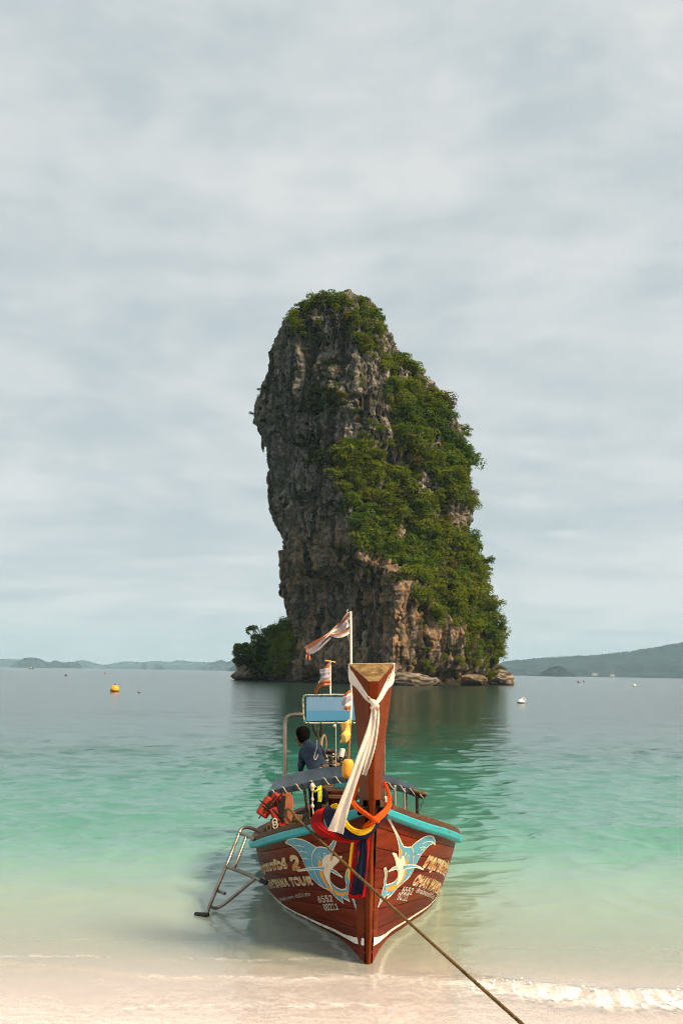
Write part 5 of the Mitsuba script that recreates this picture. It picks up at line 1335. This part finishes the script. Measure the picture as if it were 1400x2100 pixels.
obj('cable', tube(px3([(665, 1507, YE), (668, 1514, YE), (669, 1525, YE), (668, 1542, YE)]), 0.0075, 6), 'tan_pipe', en, smooth=True)
mat('maroon_paint', worn((0.13, 0.018, 0.012), (0.06, 0.02, 0.012), 0.6), 0.5, 0.35)
mb_ = obj('engine_bed', cat(rbox(0.44, 0.30, 0.55, 0.02, at(690, 1652, 13.2))), 'maroon_paint', boat, smooth=30)
for i, (y_, h_) in enumerate(((1618, .07), (1634, .05))):
    obj('bed_beam', rbox(0.50, 0.10, h_, 0.012, at(688, y_, 12.95)), 'old_wood', boat, smooth=30)
obj('bed_post', rbox(0.09, 0.09, 0.75, 0.012, at(666, 1632, 12.95)), 'old_wood', boat, smooth=30)
k = thing('teal_box', 'teal plastic box under the canopy behind the white sash', 'box')
mat('teal_plastic', (0.02, 0.13, 0.15), 0.5, 0.4)
obj('tub', rbox(0.18, 0.15, 0.11, 0.015, at(698, 1607, 12.4)), 'teal_plastic', k, smooth=30)
obj('lid', rbox(0.195, 0.165, 0.022, 0.008, at(698, 1597.5, 12.4)), 'teal_plastic', k, smooth=30)

# ------------------------------------------------------------------ the pilot
def limb(chain):
    """Rounded tapering solid through joints (point, radius)."""
    out = None
    for (a, ra), (b, rb) in zip(chain[:-1], chain[1:]):
        s_ = [m3.Manifold.sphere(r_, 20).translate(tuple(map(float, p_))) for p_, r_ in ((a, ra), (b, rb))]
        h_ = m3.Manifold.batch_hull(s_)
        out = h_ if out is None else out + h_
    return out


def flesh(parts, edge=0.02, it=14):
    m_ = parts[0]
    for p_ in parts[1:]:
        m_ = m_ + p_
    m_ = m_.refine_to_length(edge)
    g = m_.to_mesh()
    t_ = trimesh.Trimesh(g.vert_properties[:, :3], g.tri_verts, process=True)
    return trimesh.smoothing.filter_taubin(t_, lamb=0.5, nu=0.52, iterations=it)


J = {n_: at(*v) for n_, v in dict(pelvis=(655, 1586, 13.05), waist=(650, 1571, 13.15), chest=(639, 1545, 13.40), neck=(632, 1531, 13.52), head=(620.5, 1511, 13.60),
     shl=(624, 1541, 13.50), shr=(648, 1531, 13.45), ell=(619, 1562, 13.42), wrl=(616, 1582, 13.30), elr=(662, 1550, 13.75), wrr=(668, 1562, 14.0),
     hipl=(647, 1590, 13.02), hipr=(662, 1590, 13.05), knl=(646, 1634, 12.90), knr=(664, 1634, 12.95), anl=(648, 1690, 13.05), anr=(668, 1690, 13.1)).items()}
FZ = 0.06
for k_ in ('anl', 'anr'):
    J[k_][2] = FZ + 0.07
pe = thing('person', 'boatman in navy long sleeved shirt and black neon striped trousers bending at the stern', 'person')
h = J['head']
head = [limb([(h + [0, 0, .025], .088), (h + [-.012, .022, -.02], .082), (h + [-.022, .045, -.075], .058)]), limb([(J['neck'], .062), (h + [0.012, 0.0, -.06], .056)])]
nose = limb([(h + [-.075, .085, -.015], .012), (h + [-.088, .098, -.035], .015)])
ear = limb([(h + [.070, .040, -.02], .012), (h + [.080, .035, -.035], .018), (h + [.076, .04, -.055], .012)])
ear2 = limb([(h + [-.082, -.01, -.02], .012), (h + [-.090, -.015, -.035], .016)])


def hand(w, d, side):
    d = np.asarray(d, float) / np.linalg.norm(d)
    a = np.cross(d, [0, 1, 0.1])
    a /= np.linalg.norm(a)
    b = np.cross(d, a)
    out = [limb([(w, .028), (w + d * .045, .034), (w + d * .085, .032)])]
    for i, l_ in enumerate((.070, .080, .075, .058)):
        o = a * (i - 1.5) * 0.0195
        out.append(limb([(w + d * .080 + o, .0095), (w + d * (.08 + l_ * .55) + o * 1.1 + b * .010, .0088), (w + d * (.08 + l_) + o * 1.1 + b * .028, .0075)]))
    out.append(limb([(w + d * .025 - a * .03 * side, .012), (w + d * .065 - a * .052 * side + b * .012, .0105), (w + d * .095 - a * .050 * side + b * .022, .009)]))
    return out


skin_parts = head + [nose, ear, ear2] + [limb([(J['pelvis'], .10), (J['waist'], .10), (J['chest'], .11), (J['neck'], .06)]), limb([(J['shl'], .055), (J['ell'], .040), (J['wrl'], .027)]), limb([(J['shr'], .055), (J['elr'], .040), (J['wrr'], .027)]), limb([(J['chest'], .08), (J['shl'], .055)]), limb([(J['chest'], .08), (J['shr'], .055)])]
skin_parts += hand(J['wrl'], [-.15, -.05, -1], 1) + hand(J['wrr'], [.2, .6, -.6], -1)
for s_ in 'lr':
    f_ = J['an' + s_]
    skin_parts += [limb([(J['hip' + s_], .085), (J['kn' + s_], .058), (f_, .042)]), limb([(f_ + [0, 0, -.02], .04), (f_ + [0, .09, -.045], .034), (f_ + [0, .17, -.052], .026)])]
scene['skin'] = {'type': 'twosided', 'bsdf': {'type': 'principled', 'base_color': proc(lambda p, n, uv: mix((0.16, 0.065, 0.030), (0.23, 0.10, 0.05), noise(p.x * 25, p.y * 25, p.z * 25))), 'roughness': 0.5, 'specular': 0.4}}
obj('body', flesh(skin_parts, 0.016, 10), 'skin', pe, smooth=True)
hm = flesh([limb([(h + [0.006, -.012, .045], .094), (h + [0.012, -.035, .0], .084)]), limb([(h + [0.016, -.035, .0], .078), (h + [.016, -.030, -.045], .060)]), limb([(h + [-.03, .045, .065], .062), (h + [.03, .045, .065], .062)])], 0.012, 6)
hm.vertices += hm.vertex_normals * (0.012 * (nnoise(hm.vertices * 70, 4) - 0.4))[:, None]
mat('black_hair', lambda p, n, uv: mix((0.0015, 0.0015, 0.0015), (0.006, 0.005, 0.0045), noise(p.x * 90, p.y * 90, p.z * 50)), 0.8, 0.02)
obj('hair', hm, 'black_hair', pe, smooth=True)
bumped('navy_shirt', lambda p, n, uv: mix((0.007, 0.012, 0.022), (0.020, 0.034, 0.060), fbm(p.x * 6, p.y * 6, p.z * 6, 3)), 0.55, lambda p, n, uv: 0.006 * fbm(p.x * 9, p.y * 9, p.z * 16, 3), spec=0.12)
shirt = flesh([limb([(J['pelvis'] + [-.02, .0, .015], .125), (J['waist'], .125), (J['chest'] + [0.0, 0, 0], .135), (J['neck'] + [.01, -.01, -.035], .085)]), limb([(J['chest'] + [0, 0, .03], .10), (J['shl'], .070), (J['ell'], .053), (J['wrl'] + [0, 0, .03], .040)]), limb([(J['chest'] + [0, 0, .03], .10), (J['shr'], .070), (J['elr'], .053), (J['wrr'], .040)]), limb([(J['neck'], .070), (J['neck'] + (h - J['neck']) * .25, .066)])], 0.018, 12)
shirt.vertices += shirt.vertex_normals * (0.014 * (nnoise(shirt.vertices * np.array([9, 9, 22]), 6) - 0.5))[:, None]
sh_ = obj('shirt', shirt, 'navy_shirt', pe, smooth=True)
obj('drawstring', tube(px3([(650, 1518, 13.22), (649, 1535, 13.12), (646, 1545, 13.12), (644, 1555, 13.08), (647, 1558, 13.06), (652, 1548, 13.12)]), 0.004, 5), 'pole_white', sh_, smooth=True)
mat('black_trousers', (0.006, 0.006, 0.007), 0.8, 0.06)
mat('neon_yellow', (0.60, 0.68, 0.02), 0.6, 0.3)
tr = flesh([limb([(J['pelvis'], .128), (J['hipl'], .108), (J['knl'], .078), (J['anl'] + [0, 0, .12], .060)]), limb([(J['pelvis'], .128), (J['hipr'], .108), (J['knr'], .078), (J['anr'] + [0, 0, .12], .060)])], 0.02, 10)
tr_ = obj('trousers', tr, 'black_trousers', pe, smooth=True)
for rows in ([(652, 1604, 12.82), (652.5, 1630, 12.79), (652.5, 1645, 12.79)], [(655, 1604, 12.82), (655.5, 1630, 12.79), (655.5, 1645, 12.79)], [(658, 1602, 12.82), (658.5, 1630, 12.80), (658, 1645, 12.80)], [(645, 1625, 12.79), (650, 1621, 12.78), (656, 1617, 12.80), (657.5, 1608, 12.82), (658, 1600, 12.84)]):
    obj('neon_stripe', tube(px3(rows), 0.0075 if rows[0][0] > 646 else 0.013, 6), 'neon_yellow', tr_, smooth=True)
obj('waist_cord', tube(px3([(655, 1577, 12.92), (659, 1575, 12.92), (664, 1574, 12.94), (667, 1575, 12.96)]), 0.007, 5), 'pole_white', tr_, smooth=True)

# ------------------------------------------------------------------ buoys, far boats, houses
def buoy(x, y, r, bs, label, sq=1.0, tip=False):
    g_ = at(x, y, 50.0)
    d_ = g_ - EYE
    p_ = EYE + d_ * (-H / d_[2])
    t_ = thing('buoy', label, 'buoy')
    m_ = trimesh.creation.icosphere(3, r)
    obj('float', trimesh.Trimesh(m_.vertices * [1, 1, sq] + p_ + [0, 0, r * 0.55 * sq], m_.faces, process=False), bs, t_, smooth=True)
    ring_ = [p_ + [r * 1.0 * math.cos(a), r * 1.0 * math.sin(a), r * 0.25] for a in np.linspace(0, 2 * PI, 17)]
    obj('band', tube(ring_, r * 0.09, 6, 2), 'black_rubber', t_, smooth=True)
    if tip:
        obj('eye', tube([p_ + [0, 0, r * 1.1], p_ + [r * 0.7, 0, r * 1.45], p_ + [r * 1.4, 0, r * 0.6]], r * 0.12, 6), bs, t_, smooth=True)
    else:
        obj('eye', tube([p_ + [-r * .18, 0, r * 1.4], p_ + [0, 0, r * 1.75], p_ + [r * .18, 0, r * 1.4]], r * 0.08, 6), 'black_rubber', t_, smooth=True)


mat('buoy_orange', (0.72, 0.30, 0.012), 0.4, 0.4)
mat('buoy_white', (0.72, 0.68, 0.62), 0.4, 0.4)
mat('buoy_red', (0.22, 0.09, 0.06), 0.5, 0.4)
buoy(235, 1419, 0.42, 'buoy_orange', 'bright orange yellow buoy floating on the left, well out from the boat')
buoy(1068, 1443, 0.30, 'buoy_white', 'white buoy with a lug floating to the right of the prow', 0.7, True)
buoy(1186, 1400.5, 0.38, 'buoy_red', 'left one of two tiny reddish buoys far out on the right')
buoy(1197, 1399.5, 0.38, 'buoy_red', 'right one of two tiny reddish buoys far out on the right')
buoy(1300, 1408, 0.34, 'buoy_white', 'tiny pale buoy far out near the right edge')
buoy(135, 1386.5, 0.30, 'buoy_red', 'tiny dark red buoy far out on the left')
buoy(215, 1381.5, 0.34, 'buoy_red', 'tiny dark buoy closest to the left horizon')
buoy(285, 1421, 0.13, 'buoy_red', 'small reddish float right of the bright orange buoy', 0.6)
buoy(476, 1387.5, 0.6, 'buoy_red', 'dark float just left of the island')


def far_boat(x, Yd, L_, label):
    c_ = at(x, 1369 + (x - 62) * 0.0157, Yd)
    c_[2] = 0
    t_ = thing('fishing_boat', label, 'boat')
    xs_ = np.linspace(-1, 1, 13)
    wd = (1 - np.abs(xs_) ** 3) * L_ * 0.13 + 0.03
    zt = L_ * (0.07 + 0.07 * xs_ ** 2)
    rows_ = np.stack([np.stack([xs_ * L_ / 2, -wd, zt], -1), np.stack([xs_ * L_ / 2 * 0.9, -wd * 0.5, 0 * xs_ - 0.2], -1), np.stack([xs_ * L_ / 2 * 0.9, wd * 0.5, 0 * xs_ - 0.2], -1), np.stack([xs_ * L_ / 2, wd, zt], -1)], 1)
    obj('hull', trimesh.convex.convex_hull((rows_ + c_).reshape(-1, 3)), 'dark_gap', t_)
    obj('cabin', rbox(L_ * 0.25, L_ * 0.16, L_ * 0.16, 0.05, c_ + [-L_ * .1, 0, L_ * .19]), 'pole_white', t_, smooth=30)
    obj('mast', tube([c_ + [L_ * .1, 0, 0.2], c_ + [L_ * .1, 0, L_ * 0.75]], L_ * 0.012, 6), 'dark_gap', t_)


far_boat(65, 1500, 8.0, 'tiny dark fishing boat on the left horizon')
mat('white_wall', (0.20, 0.20, 0.20), 0.8, 0.2)
mat('roof_grey', (0.25, 0.22, 0.20), 0.8, 0.2)
for (x, y, Yd, s_, label) in [(1219, 1385, 3050, 15, 'white house under the long hill'), (1255, 1388.5, 3000, 14, 'low pale jetty hut on the far shore')]:
    c_ = at(x, y, Yd)
    c_[2] = max(c_[2] - 3, 0.2)
    t_ = thing('house', label, 'house')
    obj('wall', rbox(s_, s_ * .6, s_ * .36, 0.1, c_ + [0, 0, s_ * .18]), 'white_wall', t_, smooth=30)
    v_ = np.array([[-s_ * .54, -s_ * .34, 0], [s_ * .54, -s_ * .34, 0], [s_ * .54, s_ * .34, 0], [-s_ * .54, s_ * .34, 0], [-s_ * .4, 0, s_ * .22], [s_ * .4, 0, s_ * .22]]) + c_ + [0, 0, s_ * .36]
    obj('roof', trimesh.convex.convex_hull(v_), 'roof_grey', t_)
# ------------------------------------------------------------------ haze, last
LIM = 9650.0
scene['air_wall'] = {'type': 'null'}
scene['haze'] = {'type': 'cube', 'to_world': T().translate([0, LIM / 2 - 200, 130]).scale([14000, LIM / 2 + 200, 142]), 'bsdf': {'type': 'ref', 'id': 'air_wall'}, 'interior': {'type': 'ref', 'id': 'air'}}
tag('haze', 'thin bluish sea haze', 'haze', kind='stuff')
